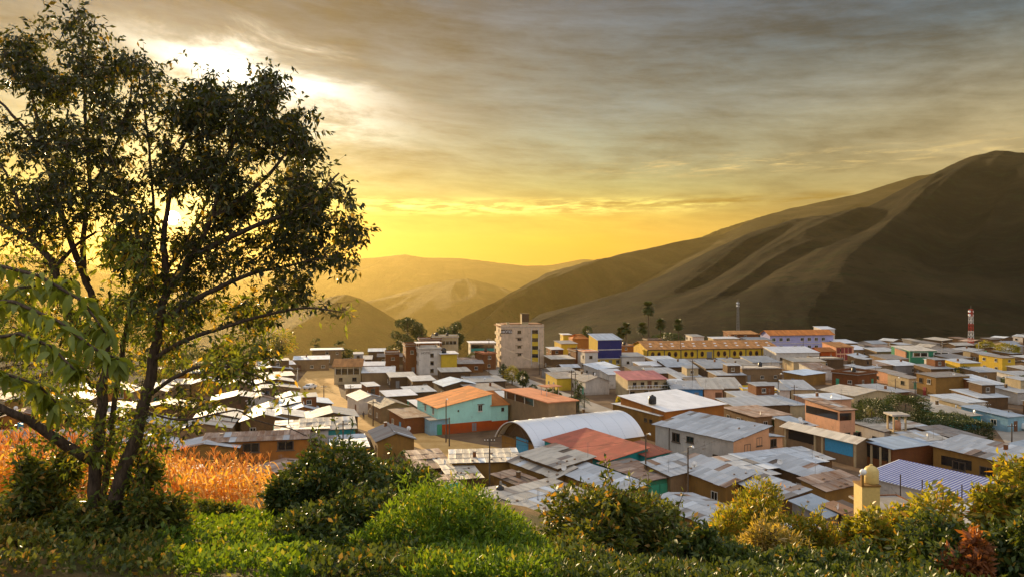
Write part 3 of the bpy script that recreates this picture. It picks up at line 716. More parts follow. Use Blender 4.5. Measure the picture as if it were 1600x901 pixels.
b = MB(); b.box(-.08,.0,d*.30,d*.60,0,3.3); g = h.part('gate', b, 'door_blue')
for i in range(7): MB().box(-.12,-.08,d*.30+d*.30*(i+.3)/7,d*.30+d*.30*(i+.45)/7,0.05,3.25).obj('rib', MC['door_blue'], g)
b = MB(); b.box(-.14,0,d*.62,d*.64,0,3.1); h.part('pilaster', b, 'ochre')
# --- orange complex with silvery roof behind the hall
h = H(1040,641, 1131, 970, h=5.9, th=26, wall='orange', roof='white', kind='shed', dr=.4, dl=.9, over=.5, win=None, sheets=False, label='large orange warehouse with wide white roof behind the barrel roofed hall', group=None, name='warehouse', cat='warehouse')
OWARE = h
h = H(1030,648, w=3.0, xl=925, h=5.0, th=26, wall='ochre', roof='zinc', kind='shed', dr=0, dl=.1, over=.3, win=[('L',2,3.2,.9,.7,'dark'),('L',3.6,3.2,.9,.7,'dark')], sheets=False, note='narrow ochre wing with zinc roof between barrel roofed hall and white warehouse')
c = OWARE.world(-.2, 4.2, 5.2)
def water_tank(loc, r=.6, hh=1.3, mat='black_plastic', label='black plastic water tank'):
    rt = empty('water_tank', loc); tag(rt, label, 'water tank', 'roof water tanks')
    b = MB(); b.tube([(0,0,0),(0,0,hh*.08),(0,0,hh*.5),(0,0,hh*.8),(0,0,hh*.95)], [r*.96,r,r,r*.95,r*.5], 14); b.obj('tank', MC[mat], rt, True)
    MB().tube([(0,0,hh*.95),(0,0,hh*1.06)], r*.3, 10).obj('lid', MC[mat], rt); return rt
# --- peach two storey house
h = H(1146,687, 1201, 1024, h=5.4, th=34, wall='pale', roof='tin', kind='shed', dr=1.2, dl=0, over=.4, win=None, label='two storey house with peach gable wall and grey tin roof right of the hall', group=None)
PEACH = h; b = MB(); b.v = [(0,-.05,0),(h.w,-.05,0),(h.w,-.05,h.h+1.1),(0,-.05,h.h-.1),(0,-.001,0),(h.w,-.001,0),(h.w,-.001,h.h+1.1),(0,-.001,h.h-.1)]; b.f = [(0,1,2,3),(1,5,6,2),(3,2,6,7),(0,3,7,4)]; h.part('gable_wall', b, 'peach_bright')
h.wins([('R',2.4,3.2,1.5,1.3,'dark'),('R',5.3,3.9,1.3,1.3,'dark'),('L',h.d*.18,.5,1.0,2.2,'dark'),('L',h.d*.48,3.6,1.5,1.0,'dark'),('L',h.d*.66,3.2,1.7,1.5,'dark'),('D','R',1.2,1.0,2.0,'door_wood'),('D','R',4.0,1.2,2.0,'door_wood')])
b = MB(); b.tube([(-.02,h.d*.80,h.h),(-.12,h.d*.80,h.h-.6),(-.12,h.d*.80,0)],.06,6); h.part('drainpipe', b, 'frame_dark')
a = h.world(h.w+.03, .6, 0)
h = H(None,None, pos=(a.x,a.y), w=4.2, d=5, h=5.0, th=34, wall='peach_bright', roof='tin', kind='shed', dr=-.5, dl=0, over=.25, win=[('R',1.2,3.1,1.5,1.3,'dark'),('D','R',1.2,1.4,2.2,'door_wood')], label='small peach annex with one dark square window at the right end of the peach house', group=None, name='annex', cat='building')
# --- the hotel
h = H(783,511, 850, 771, h=14.3, th=9, d=13, wall='hotel', roof='slab', kind='flat', par=.9, over=.05, win=None, label='tall pale hotel block with rooftop tower and sunlit side balconies', group=None, name='hotel', cat='hotel')
HOTEL = h; w, d = h.w, h.d
for z in (3.6,6.2,8.8,11.4): b = MB(); b.box(-.5,0,.2,d-.1,z,z+1.0); bl = h.part('balcony', b, 'cream'); h.window('L', d*.35, z+1.05, 1.6, 1.2, 'dark')
for z in (4.4,7.1,9.8,12.2):
    h.window('R', w*.38, z, 1.3, .75 if z < 12 else 1.1, 'dark')
    if z < 11: b = MB(); b.box(w*.33,w*.50,-.22,0,z+.85,z+.97); h.part('ledge', b, 'brown')
for i, z in enumerate((2.2,5.0,7.8,10.6)):
    b = MB(); b.box(w*.72,w*.86,-.06,0,z+1.5,z+2.8); h.part('stair_opening', b, 'glass'); b = MB(); b.box(w*.72,w*.86,-.09,0,z,z+1.45); h.part('stair_panel', b, 'gold')
b = MB(); b.box(w*.86,w*.875,-.3,0,1,14); h.part('fin', b, 'white'); b = MB(); b.box(w*.70,w*.715,-.3,0,1,14); h.part('fin', b, 'white')
b = MB(); b.box(w*.50,w*.66,2,4.6,14.3,19.0); tw = h.part('roof_tower', b, 'cream'); b = MB(); b.box(w*.51,w*.67,1.9,2,16.2,19.1); b.box(w*.49,w*.68,1.8,4.8,19.0,19.15); b.obj('tower_cladding', MC['brown'], tw)
b = MB(); b.box(w*.08,w*.98,2.2,d-.8,14.6,15.5); h.part('penthouse', b, 'brick'); b = MB(); b.box(-.9,w*.25,.2,d-.2,14.75,14.9); h.part('terrace_roof', b, 'r_tile')
b = MB(); b.box(w*.13,w*.20,.6,1.6,14.8,16.1); h.part('water_box', b, 'cream')
# letters on the parapet corner
def text(body, size, mat, parent, loc, rot, name='lettering', ext=.03):
    cu = D.curves.new('txt', 'FONT'); cu.body = body; cu.size = size; cu.extrude = ext; cu.resolution_u = 2
    o = D.objects.new('txt', cu); COL.objects.link(o); dg = C.evaluated_depsgraph_get(); me = D.meshes.new_from_object(o.evaluated_get(dg)); D.objects.remove(o)
    me.materials.clear(); me.materials.append(MC[mat]); o = link(name, me, parent, loc, rz=rot); return o
b = MB(); b.box(-.1,3.9,-.12,-.06,12.3,13.7); sg = h.part('sign', b, 'brown'); text('HOTEL', 1.25, 'white_paint', sg, (.1,-.16,12.5), (R(90),0,0))
b = MB()                                  # small dark line of writing, too faint in the photograph to read
for k_, (u, wd, hh) in enumerate(((0,.28,.26),(.34,.2,.2),(.6,.24,.26),(.9,.16,.2),(1.12,.26,.2),(1.44,.2,.26),(1.7,.24,.2),(2.0,.26,.26))):
    b.box(-.035,-.005,4.9-u-wd,4.9-u,2.55,2.59); b.box(-.035,-.005,4.9-u-.05,4.9-u,2.593,2.55+hh)
    if k_ % 2: b.box(-.035,-.005,4.9-u-wd,4.9-u-.054,2.55+hh-.04,2.55+hh)
b.obj('lettering', MC['frame_dark'], TEALH.root)
# --- long yellow hall with oval windows
p0 = G(1008,546,4.2)
h = H(None,None, pos=(p0.x+1, p0.y), w=54, d=20, h=4.6, th=9, wall='gold', roof='clay', kind='gx', rise=2.4, over=.6, win=None, label='very long yellow hall with oval windows and brown tile roof', group=None, name='hall', cat='hall')
LONG = h
for i in range(9):
    b = MB(); x = h.w*i/8; b.box(x-.18,x+.18,-.16,0,0,4.35); h.part('pilaster', b, 'frame_dark')
b = MB(); b.box(0,h.w,-.1,0,4.05,4.38); h.part('cornice', b, 'frame_dark'); b = MB(); b.box(0,h.w,-.08,0,0,.9); h.part('plinth', b, 'tan')
def oval():
    n_ = 16; f = MB(); p = MB()
    for (r1, y0, bb) in ((.5,-.07,f),):
        for r_, yy in ((.5,-.07),(.4,-.07),(.4,.01),(.5,.01)):
            for k_ in range(n_): a_ = 2*math.pi*k_/n_; f.v.append((.5+math.cos(a_)*r_, yy, .5+math.sin(a_)*r_))
    for q in range(4):
        for k_ in range(n_): f.f.append((q*n_+k_, q*n_+(k_+1)%n_, ((q+1)%4)*n_+(k_+1)%n_, ((q+1)%4)*n_+k_))
    p.v = [(.5+math.cos(2*math.pi*k_/n_)*.41, -.03, .5+math.sin(2*math.pi*k_/n_)*.41) for k_ in range(n_)]; p.f = [tuple(range(n_))]
    return f.mesh('oval_frame', MC['orange']), p.mesh('oval_pane', MC['glass'])
OF, OP = oval()
for i in range(8):
    for q in (.30, .68):
        if i == 3 and q > .5: h.door('R', h.w*(i+.58)/8, 2.2, 3.3, 'door_grey'); continue
        h.put(OF, OP, 'R', h.w*(i+q)/8-.75, 1.3, 1.5, 2.3)
for i in range(12):
    for q, (y0) in enumerate((3.0, 6.2)):
        x = h.w*(i+.5+.2*q)/12; z = 4.6+2.4/10*y0+.06; b = MB(); b.slab([(x-.5,y0-.4,z+.04-.1),(x+.5,y0-.4,z+.04-.1),(x+.5,y0+.4,z+.04+.1),(x-.5,y0+.4,z+.04+.1)], .05); b.obj('skylight', MC['white_paint'], h.roofo)
# --- blue and yellow shop building with slanted white roof
h = H(934,530, 971, 920, h=9.6, th=14, wall='gold', roof='zinc', kind='shed', dr=0, dl=1.6, over=.4, win=None, sheets=False, label='three storey building with dark blue front and yellow side wall', group=None)
b = MB(); b.box(0,h.w,-.1,0,2.9,9.4); fr = h.part('front', b, 'navy'); b = MB(); b.box(0,h.w,-.2,-.1,5.9,6.2); b.box(0,h.w,-.5,-.1,2.7,2.95); b.obj('ledge', MC['white'], fr)
h.wins([('R',1,.8,1.6,1.5,'light'),('D','R',4.2,1.3,2.3,'door_grey'),('R',7,.8,1.4,1.5,'light')]); BLUEB = h
# --- lilac school block
h = H(1203,522, 1302, 1188, h=7.6, th=10, wall='lilac', roof='tile', kind='gx', rise=1.8, over=.7, win=None, label='long lilac two storey school with orange tile roof on the right skyline', group=None, name='school', cat='school')
for f in (0,1):
    for i in range(9):
        if (i*7+f*3) % 5 != 4: h.window('R', h.w*(i+.3)/9, 1.3+f*3.4, 1.7, 1.5, 'light')
b = MB(); b.box(0,h.w,-.12,0,3.5,3.75); h.part('ledge', b, 'white'); LILAC = h
h = H(1283,513, 1298, w=7, d=6, h=9.3, th=10, wall='white', roof='white', kind='shed', dl=.9, win=None, sheets=False, note='white roofed rooftop block behind the lilac school')
# --- pink roofed balcony house
h = H(981,592, 1041, 962, h=5.0, th=10, wall='cream', roof='pink', kind='shed', dl=1.0, over=.5, win=None, sheets=False, label='cream two storey house with pink roof and white balcony', group=None)
PINK = h
for i, x in enumerate((1.3,3.4,5.2,7.0)):
    if i == 2: h.door('R', x, 1.1, 1.9, 'door_wood', 2.7)
    else: h.window('R', x, 3.2, .95, 1.1, 'dark')
for x in (.6,4.4,6.8): h.window('R', x, .5, 1.2, 1.5, 'dark')
b = MB(); b.box(-.3,h.w,-1.1,0,2.55,2.7); bl = h.part('balcony', b, 'white')
for i in range(14): x = -.25+(h.w+.2)*i/13; MB().box(x,x+.06,-1.08,-1.02,2.7,3.5).obj('baluster', MC['white_paint'], bl)
MB().box(-.3,h.w,-1.12,-1.0,3.5,3.6).obj('handrail', MC['white_paint'], bl)
for x in (0,h.w*.5,h.w-.2): b = MB(); b.box(x,x+.15,-1.05,-.9,0,2.54); h.part('post', b, 'white')

# --- plain table of the other houses: px, py of the near eave corner, px of the right and the left eave corner ...
T_ = dict
TOWN = [
 # foreground roofs, right of the mound
 T_(a=(834,802,938,757), h=3.0, th=42, wall='grey', roof='warm', dl=.35, note='large sunlit patched roof nearest the green mound'),
 T_(a=(866,829,915,772), h=1.6, th=40, wall='grey', roof='zinc', dl=.1, note='low lean-to in front of the sunlit patched roof'),
 T_(a=(1105,818,1175,1014), h=3.3, th=28, wall='ochre', roof='tin', kind='gy', rise=.5, note='ochre house with two dark windows facing left', win=[('L',1.2,1.0,1.3,1.5,'dark'),('L',4.9,1.7,1.3,.8,'dark'),('D','L',7.2,.9,2,'door_wood')]),
 T_(a=(1134,758,1175,1046), h=3.2, th=30, wall='ochre', roof='tin', dl=.5, dr=.9),
 T_(a=(1048,742,1102,1006), h=3.4, th=30, wall='tan', roof='tin', dl=.6, dr=.5),
 T_(a=(1222,778,1262,1135), h=2.9, th=30, wall='adobe', roof='tin', dr=.4),
 T_(a=(1012,750,1056,938), h=3.0, th=30, wall='green', roof='rust', dl=.2, dr=.1, note='rust roofed shed with green doors', win=[('D','R',.4,1.5,2.3,'door_green'),('D','R',2.1,1.5,2.3,'door_green')]),
 T_(a=(966,770,1007,874), h=3.0, th=34, wall='ochre', roof='tin', dr=.5, dl=.3),
 T_(a=(868,745,898,778), h=3.0, th=40, wall='ochre', roof='warm', dr=.7),
 T_(a=(872,730,926,812), h=3.9, th=40, wall='adobe', roof='warm', dr=.5),
 T_(a=(842,770,872,768), h=2.3, th=38, wall='ochre', roof='rust', dr=.1, note='low shed of loose rusty sheets'),
 T_(a=(778,800,845,692), h=2.6, th=30, wall='grey', roof='slab', kind='flat', par=0, note='flat grey concrete roof left of the sunlit patched roof'),
 T_(a=(706,722,812,663), h=3.3, th=6, d=7.0, wall='ochre', roof='warm', dl=.25, dr=0, note='long ochre wall under a wide grey roof', win=None),
 T_(a=(705,748,752,660), h=2.6, th=16, wall='adobe', roof='warm', dl=.4),
 T_(a=(655,732,708,600), h=2.6, th=20, wall='brown', roof='rust', dl=.5),
 T_(a=(690,778,735,640), h=2.4, th=20, wall='tan', roof='rust', dl=.3),
 T_(a=(945,719,1012,851), h=3.5, th=34, wall='teal', roof='red', dr=.9, dl=.6, win=None, note='teal house with wide red roof before the hall'),
 T_(a=(1012,712,1046,968), h=3.6, th=34, wall='teal', roof='red', dr=.2, win=None),
 T_(a=(1290,765,1352,1252), h=3.2, th=24, wall='ochre', roof='rust', dr=.3, note='curled rusty roof in the sun'),
 T_(a=(1291,806,1322,1238), h=2.9, th=26, wall='grey', roof='blue', dr=.3, sheets=False),
 T_(a=(1348,815,1375,1290), h=2.9, th=26, wall='brown', roof='wood', dr=.2, note='roof of brown boards beside the yellow column'),
 T_(a=(1272,748,1303,1192), h=3.1, th=26, wall='adobe', roof='tin', dr=.6),
 T_(a=(1200,731,1290,1144), h=3.4, th=24, wall='brown', roof='zinc', dl=.4),
 T_(a=(1170,745,1215,1100), h=3.2, th=24, wall='adobe', roof='tin', dl=.5),
 T_(a=(1245,722,1300,1200), h=3.3, th=22, wall='adobe', roof='tin', dl=.5),
 T_(a=(1600,728,1645,1458), h=3.3, th=28, wall='ochre', roof='tin', dr=.9, note='broad pale roof at the right edge', win=[('L',4,.9,2.0,1.3,'dark'),('L',8,.9,2.0,1.3,'dark')]),
 T_(a=(1640,716,1720,1560), h=3.5, th=28, wall='pale', roof='blue', dr=.4),
 T_(a=(1395,700,1456,1348), h=3.6, th=24, wall='brick', roof='blue', dl=.3, win=None, sheets=False, note='open shed with slate blue roof'),
 T_(a=(1470,697,1500,1402), h=3.0, th=24, wall='brick', roof='tin', dl=.8),
 T_(a=(1420,690,1478,1396), h=3.4, th=22, wall='adobe', roof='warm', dl=.5),
 # left foreground and middle
 T_(a=(375,690,480,318), h=3.6, th=12, wall='orange', roof='rust', kind='gx', rise=.8, note='orange walled house with two black windows behind the maize', win=[('R',5.9,1.7,2.6,1.5,'dark'),('R',11.2,1.8,2.6,1.5,'dark')]),
 T_(a=(318,706,372,160), h=3.0, th=14, wall='ochre', roof='tin', dl=.8, note='wide patched roof left of the orange walled house'),
 T_(a=(482,672,514,430), h=3.4, th=16, wall='white', roof='tin', dl=.3, win=[('R',.6,1.2,1.0,1.2,'light')]),
 T_(a=(516,672,556,470), h=3.2, th=16, wall='teal', roof='warm', dl=.9, note='teal walled house with sandy roof'),
 T_(a=(590,688,647,550), h=3.0, th=18, wall='ochre', roof='dull', kind='gy', rise=1.1),
 T_(a=(520,700,575,488), h=2.4, th=16, wall='tan', roof='zinc', dl=.2),
 T_(a=(470,655,560,400), h=3.4, th=18, wall='adobe', roof='tin', kind='gy', rise=1.0),
 T_(a=(400,655,450,300), h=3.0, th=16, wall='adobe', roof='tin', dl=.6),
 T_(a=(300,668,360,180), h=3.0, th=14, wall='tan', roof='warm', dl=.6),
 T_(a=(170,700,260,60), h=3.0, th=12, wall='cream', roof='tin', dl=.6),
 T_(a=(60,690,150,-60), h=3.0, th=12, wall='peach', roof='warm', dl=.6),
 T_(a=(455,643,500,395), h=3.0, th=20, wall='orange', roof='zinc', dl=.4),
 T_(a=(485,634,520,430), h=3.0, th=22, wall='adobe', roof='blue', kind='gy', rise=.9, sheets=False),
 T_(a=(452,625,482,385), h=3.0, th=22, wall='adobe', roof='tin', dl=.4),
 T_(a=(378,625,412,330), h=3.0, th=20, wall='brown', roof='zinc', dl=.4, sheets=False),
 T_(a=(447,609,470,398), h=3.0, th=24, wall='tan', roof='tin', kind='gy', rise=.9, sheets=False),
 T_(a=(440,598,462,400), h=3.2, th=24, wall='adobe', roof='tin', dl=.5),
 T_(a=(440,588,460,395), h=3.4, th=24, wall='adobe', roof='zinc', dl=.4),
 T_(a=(430,578,458,390), h=3.4, th=24, wall='adobe', roof='tin', dl=.5),
 T_(a=(432,570,462,405), h=3.2, th=24, wall='tan', roof='white', dl=.4),
 T_(a=(330,600,395,250), h=3.4, th=20, wall='tan', roof='tin', dl=.4),
 T_(a=(300,580,360,230), h=3.4, th=20, wall='orange', roof='tin', dl=.4),
 T_(a=(240,640,300,130), h=3.2, th=16, wall='adobe', roof='warm', dl=.5),
 T_(a=(120,650,190,0), h=3.2, th=16, wall='adobe', roof='tin', dl=.5),
 T_(a=(60,625,140,-60), h=3.2, th=16, wall='tan', roof='tin', dl=.5),
 T_(a=(200,610,260,90), h=3.2, th=16, wall='tan', roof='tin', dl=.5),
 T_(a=(470,561,515,458), h=3.6, th=14, wall='tan', roof='blue', dl=.6),
 T_(a=(488,546,535,487), h=5.5, th=14, wall='tan', roof='white', kind='flat', par=0, over=.8, note='tan block under a thin white roof at the valley edge'),
 T_(a=(522,571,564,519), h=5.4, th=8, wall='cream', roof='clay', dl=1.4, over=.6, note='two storey cream house with brown roof at the top of the dirt road'),
 T_(a=(566,581,616,560), h=3.6, th=8, wall='tan', roof='tin', dl=1.0),
 T_(a=(564,570,600,562), h=3.4, th=8, wall='adobe', roof='white', dl=.6),
 T_(a=(590,556,640,556), h=3.0, th=8, wall='adobe', roof='dull', kind='gx', rise=.9),
 T_(a=(576,548,602,574), h=4.0, th=10, wall='brown', roof='blue', dl=.5, d=8),
 T_(a=(541,605,577,536), h=3.0, th=14, wall='tan', roof='zinc', dl=.3, d=4),
 T_(a=(560,624,602,538), h=3.3, th=27, wall='white', roof='tin', kind='gy', rise=1.0, note='white washed row house with gabled roof on the dirt road'),
 T_(a=(595,636,640,562), h=3.3, th=27, wall='tan', roof='dull', kind='gy', rise=1.0, note='weathered gabled row house on the dirt road'),
 T_(a=(632,652,670,606), h=3.2, th=27, wall='brick', roof='rust', dl=.3),
 T_(a=(672,655,700,640), h=3.0, th=26, wall='sky', roof='dull', dl=.2, d=8),
 T_(a=(640,612,680,600), h=3.2, th=24, wall='brown', roof='zinc', dl=.5, d=7),
 T_(a=(605,618,650,585), h=3.2, th=24, wall='adobe', roof='white', dl=.5, d=6),
 T_(a=(655,635,690,610), h=3.0, th=24, wall='brown', roof='white', dl=.4, d=8),
 T_(a=(694,602,748,662), h=3.6, th=22, wall='brown', roof='blue', kind='gy', rise=1.1, d=12, sheets=False, note='bright bluish roof in front of the white block'),
 T_(a=(740,610,790,700), h=3.3, th=22, wall='brown', roof='dull', dl=.5, d=10),
 T_(a=(790,620,842,740), h=3.3, th=22, wall='brown', roof='zinc', dl=.4, d=8),
 T_(a=(735,596,790,690), h=3.3, th=20, wall='brown', roof='tin', dl=.5, d=8),
 T_(a=(645,594,680,618), h=3.0, th=18, wall='adobe', roof='tin', dl=.4, d=8),
 T_(a=(610,588,650,590), h=3.2, th=16, wall='brown', roof='tin', dl=.4, d=8),
 T_(a=(655,545,689,636), h=8.4, th=15, d=16, wall='white', roof='slab', kind='flat', par=.5, note='narrow white four storey block with lit orange side', win=[('R',3.6,5.9,1.1,1.2,'dark'),('R',3.6,3.4,1.1,1.2,'dark'),('R',3.6,.9,1.1,1.2,'dark'),('L',2,5.9,1.1,1.2,'dark'),('L',5,5.9,1.1,1.2,'dark'),('L',2,3.2,1.1,1.2,'dark'),('L',5,3.2,1.1,1.2,'dark')]),
 T_(a=(690,552,714,672), h=7.0, th=12, wall='gold', roof='white', kind='flat', par=0, over=.6, d=10, note='yellow block with thin white roof right of the white block'),
 T_(a=(634,540,655,624), h=9.0, th=14, wall='brick', roof='slab', kind='flat', par=.6, d=10, note='red brick block left of the white block'),
 T_(a=(655,530,690,640), h=9.5, th=10, wall='brick', roof='slab', kind='flat', par=.4, d=8),
 T_(a=(676,526,716,660), h=10.2, th=8, wall='cream', roof='slab', kind='flat', par=.4, d=10, note='cream block with a long window band under the eucalyptus'),
 T_(a=(602,552,624,590), h=5.8, th=10, wall='brick', roof='slab', kind='flat', par=.5, d=9),
 T_(a=(735,535,773,728), h=6.5, th=8, wall='white', roof='white', kind='flat', par=0, over=.7, d=10, note='white building with teal glass band left of the hotel'),
 T_(a=(755,552,775,748), h=5.5, th=20, wall='brick', roof='coral', kind='flat', par=.2, d=10),
 T_(a=(715,567,755,700), h=3.0, th=6, wall='brick', roof='dull', dl=.4, d=8),
 T_(a=(690,580,735,660), h=3.2, th=14, wall='brown', roof='warm', dl=.4, d=8),
 T_(a=(718,562,770,690), h=3.0, th=10, wall='adobe', roof='rust', dl=.4, d=6),
 # right of the hotel
 T_(a=(880,522,892,866), h=8.2, th=6, wall='gold', roof='white', kind='flat', par=0, over=.5, d=8),
 T_(a=(895,528,920,888), h=7.5, th=6, wall='orange', roof='tile', kind='hip', rise=1.6, d=10, note='orange house with red hipped roof behind the blue fronted building'),
 T_(a=(877,536,902,862), h=6.4, th=14, wall='gold', roof='dull', dl=.6, d=9),
 T_(a=(862,545,880,850), h=5.2, th=14, wall='brick', roof='white', dl=.4, d=7),
 T_(a=(900,548,914,893), h=5.6, th=14, wall='brick', roof='slab', kind='flat', par=.5, d=9),
 T_(a=(862,560,898,852), h=4.0, th=14, wall='adobe', roof='warm', dl=.5, d=9),
 T_(a=(914,549,934,905), h=6.0, th=14, wall='white', roof='coral', kind='flat', par=.2, d=8),
 T_(a=(972,556,1008,960), h=3.6, th=10, wall='white', roof='tin', dl=.6, d=9),
 T_(a=(968,540,990,955), h=5.2, th=10, wall='orange', roof='slab', kind='flat', par=.3, d=8),
 T_(a=(1012,530,1035,1000), h=6.5, th=8, wall='adobe', roof='slab', kind='flat', par=.3, d=6),
 T_(a=(1082,525,1100,1078), h=8.0, th=8, wall='white', roof='warm', dl=.5, d=8),
 T_(a=(1115,528,1155,1100), h=6.6, th=8, wall='cream', roof='white', dl=.4, d=6),
 T_(a=(1142,521,1185,1130), h=8.0, th=8, wall='brick', roof='clay', dl=1.0, d=8, note='brick block with flat orange roof before the lilac school'),
 T_(a=(1170,530,1206,1160), h=6.2, th=8, wall='white', roof='tin', dl=.6, d=8),
 T_(a=(915,595,952,848), h=3.6, th=16, wall='pale', roof='dull', kind='gy', rise=1.2, note='pale shed with curved dull roof behind the palm'),
 T_(a=(870,590,905,842), h=3.4, th=16, wall='gold', roof='dull', dl=.6, d=10),
 T_(a=(952,584,978,945), h=4.0, th=12, wall='white', roof='white', dl=.6, d=8),
 T_(a=(1003,571,1040,985), h=3.2, th=14, wall='tan', roof='white', dl=.7, d=7),
 T_(a=(990,578,1030,970), h=3.2, th=14, wall='adobe', roof='dull', dl=.7, d=7),
 T_(a=(1020,582,1060,1000), h=3.1, th=12, wall='adobe', roof='tin', dl=.7, d=8),
 T_(a=(1043,572,1088,1032), h=3.3, th=8, wall='brown', roof='zinc', dl=1.4, d=10, win=None, note='plain grey roof below the left end of the long yellow hall'),
 T_(a=(1103,574,1147,1090), h=3.3, th=8, wall='brown', roof='tin', dl=1.4, d=11, win=None, note='patched grey roof below the middle of the long yellow hall'),
 T_(a=(1148,571,1182,1134), h=3.3, th=8, wall='tan', roof='warm', dl=1.3, d=10),
 T_(a=(1176,565,1218,1165), h=3.8, th=8, wall='white', roof='tin', dl=1.2, d=9),
 T_(a=(1160,575,1222,1150), h=4.0, th=6, wall='tan', roof='slab', kind='flat', par=.1, d=7),
 T_(a=(1120,585,1165,1108), h=3.2, th=6, wall='adobe', roof='tin', dl=.5, d=7),
 T_(a=(1060,590,1100,1045), h=3.2, th=8, wall='adobe', roof='tin', dl=.7, d=8),
 T_(a=(1085,598,1120,1070), h=3.1, th=8, wall='brown', roof='dull', dl=.7, d=8),
 T_(a=(1055,600,1075,1045), h=3.4, th=4, wall='cream', roof='zinc', dl=.6, d=7),
 T_(a=(1050,606,1098,1042), h=3.0, th=-3, wall='blue', roof='tin', dl=1.0, d=8, note='blue row house under the araucaria', win=[('D','R',5.6,1.0,2.1,'door_grey'),('R',1,1,1.1,1.0,'dark')]),
 T_(a=(1100,606,1129,1092), h=3.0, th=-3, wall='peach', roof='warm', dl=1.6, d=9, win=[('D','R',2.8,1.6,2.1,'door_wood')]),
 T_(a=(1130,605,1160,1120), h=3.0, th=-3, wall='tan', roof='warm', dl=1.6, d=9),
 T_(a=(1161,610,1217,1150), h=2.6, th=-4, wall='yellow', roof='white', kind='flat', par=.4, d=7, note='long yellow row house with flat white roof'),
 T_(a=(1218,608,1234,1210), h=3.3, th=-3, wall='white', roof='tin', dl=.8, d=8),
 T_(a=(1236,607,1273,1225), h=3.2, th=-3, wall='cream', roof='tin', dl=1.2, d=9),
 T_(a=(1255,585,1290,1225), h=3.3, th=30, wall='ochre', roof='blue', dr=.2, dl=.4, sheets=False),
 T_(a=(1270,576,1302,1255), h=3.4, th=8, wall='white', roof='rust', dl=1.2, d=8),
 T_(a=(1213,550,1280,1200), h=3.8, th=6, wall='white', roof='white', dl=1.4, d=11, note='white house with wide pale roof right of the long yellow hall'),
 T_(a=(1283,548,1306,1240), h=4.0, th=10, wall='red', roof='tile', kind='gx', rise=1.2, d=9),
 T_(a=(1306,541,1334,1296), h=5.4, th=10, wall='peach', roof='clay', dl=1.2, d=9, note='orange two storey arcade house'),
 T_(a=(1240,564,1290,1232), h=3.2, th=6, wall='cream', roof='warm', dl=.6, d=8),
 T_(a=(1280,560,1318,1262), h=3.4, th=6, wall='brown', roof='slab', kind='flat', par=.2, d=8),
 T_(a=(1350,575,1376,1320), h=3.4, th=34, wall='white', roof='tin', dl=.6),
 T_(a=(1340,585,1370,1300), h=3.6, th=34, wall='brick', roof='slab', kind='flat', par=.6),
 T_(a=(1335,617,1402,1280), h=3.1, th=20, wall='cream', roof='warm', kind='gy', rise=1.0, sheets=False, note='long cream house with two sloping pale roofs', win=[('R',1,.9,1.2,1.1,'dark'),('R',4,.9,1.2,1.1,'dark'),('D','R',7,1.1,2.1,'door_wood'),('R',9.6,.9,1.2,1.1,'dark')]),
 T_(a=(1268,624,1330,1242), h=3.6, th=14, wall='peach', roof='zinc', dl=.4, sheets=False),
 T_(a=(1312,640,1336,1258), h=6.4, th=16, wall='peach', roof='rust', dl=.7, note='peach three level house with rusty roof and open black loft', win=[('R',1,.8,1.2,1.6,'dark'),('R',2.9,.8,1.6,1.6,'dark')]),
 T_(a=(1250,665,1275,1210), h=3.2, th=20, wall='tan', roof='white', dl=.3, sheets=False),
 T_(a=(1240,660,1262,1228), h=3.6, th=20, wall='tan', roof='blue', dl=.3, d=5, sheets=False),
 T_(a=(1180,650,1235,1130), h=3.0, th=20, wall='tan', roof='rust', dl=.3),
 T_(a=(1150,634,1235,1120), h=3.2, th=14, wall='adobe', roof='tin', dl=.6, sheets=False),
 T_(a=(1160,622,1225,1110), h=3.1, th=10, wall='grey', roof='tin', dl=.6, d=8, sheets=False),
 T_(a=(1235,632,1260,1200), h=3.0, th=14, wall='cream', roof='zinc', dl=.4, sheets=False),
 T_(a=(1415,548,1440,1398), h=4.6, th=14, wall='peach', roof='warm', dl=1.0, note='two storey shop with green glass front at the far right', win=None),
 T_(a=(1422,547,1464,1406), h=5.0, th=4, wall='green', roof='warm', dl=1.0, d=12, win=[('R',1,2.8,6,1.6,'light'),('R',9,2.8,6,1.6,'light')]),
 T_(a=(1330,545,1358,1320), h=3.2, th=8, wall='tan', roof='white', dl=1.0, d=9),
 T_(a=(1310,535,1340,1302), h=4.0, th=8, wall='tan', roof='white', dl=1.0, d=9),
 T_(a=(1370,548,1405,1350), h=3.0, th=8, wall='tan', roof='tin', dl=.8, d=9),
 T_(a=(1385,560,1420,1365), h=3.2, th=10, wall='tan', roof='dull', dl=.8, d=9),
 T_(a=(1400,570,1436,1378), h=3.2, th=14, wall='grey', roof='zinc', dl=.8, d=9),
 T_(a=(1372,570,1395,1350), h=3.2, th=14, wall='tan', roof='rust', dl=.8, d=8),
 T_(a=(1395,583,1415,1385), h=3.2, th=14, wall='peach', roof='dull', dl=.5, d=8),
 T_(a=(1420,590,1438,1410), h=3.0, th=14, wall='cream', roof='dull', dl=.5, d=8),
 T_(a=(1462,588,1515,1432), h=5.2, th=16, wall='ochre', roof='dull', dl=.4, note='ochre two storey house on the right hand street corner', win=[('R',7.5,.9,1,1.2,'dark'),('L',1.6,3.2,1.1,1.3,'light'),('L',4.2,3.2,1.1,1.3,'dark'),('D','L',3,1,2.2,'door_red')]),
 T_(a=(1500,566,1532,1492), h=3.8, th=8, wall='gold', roof='zinc', dl=.6, d=8),
 T_(a=(1566,558,1586,1542), h=5.2, th=14, wall='gold', roof='dull', dl=.4, d=9, note='golden wall block near the mast'),
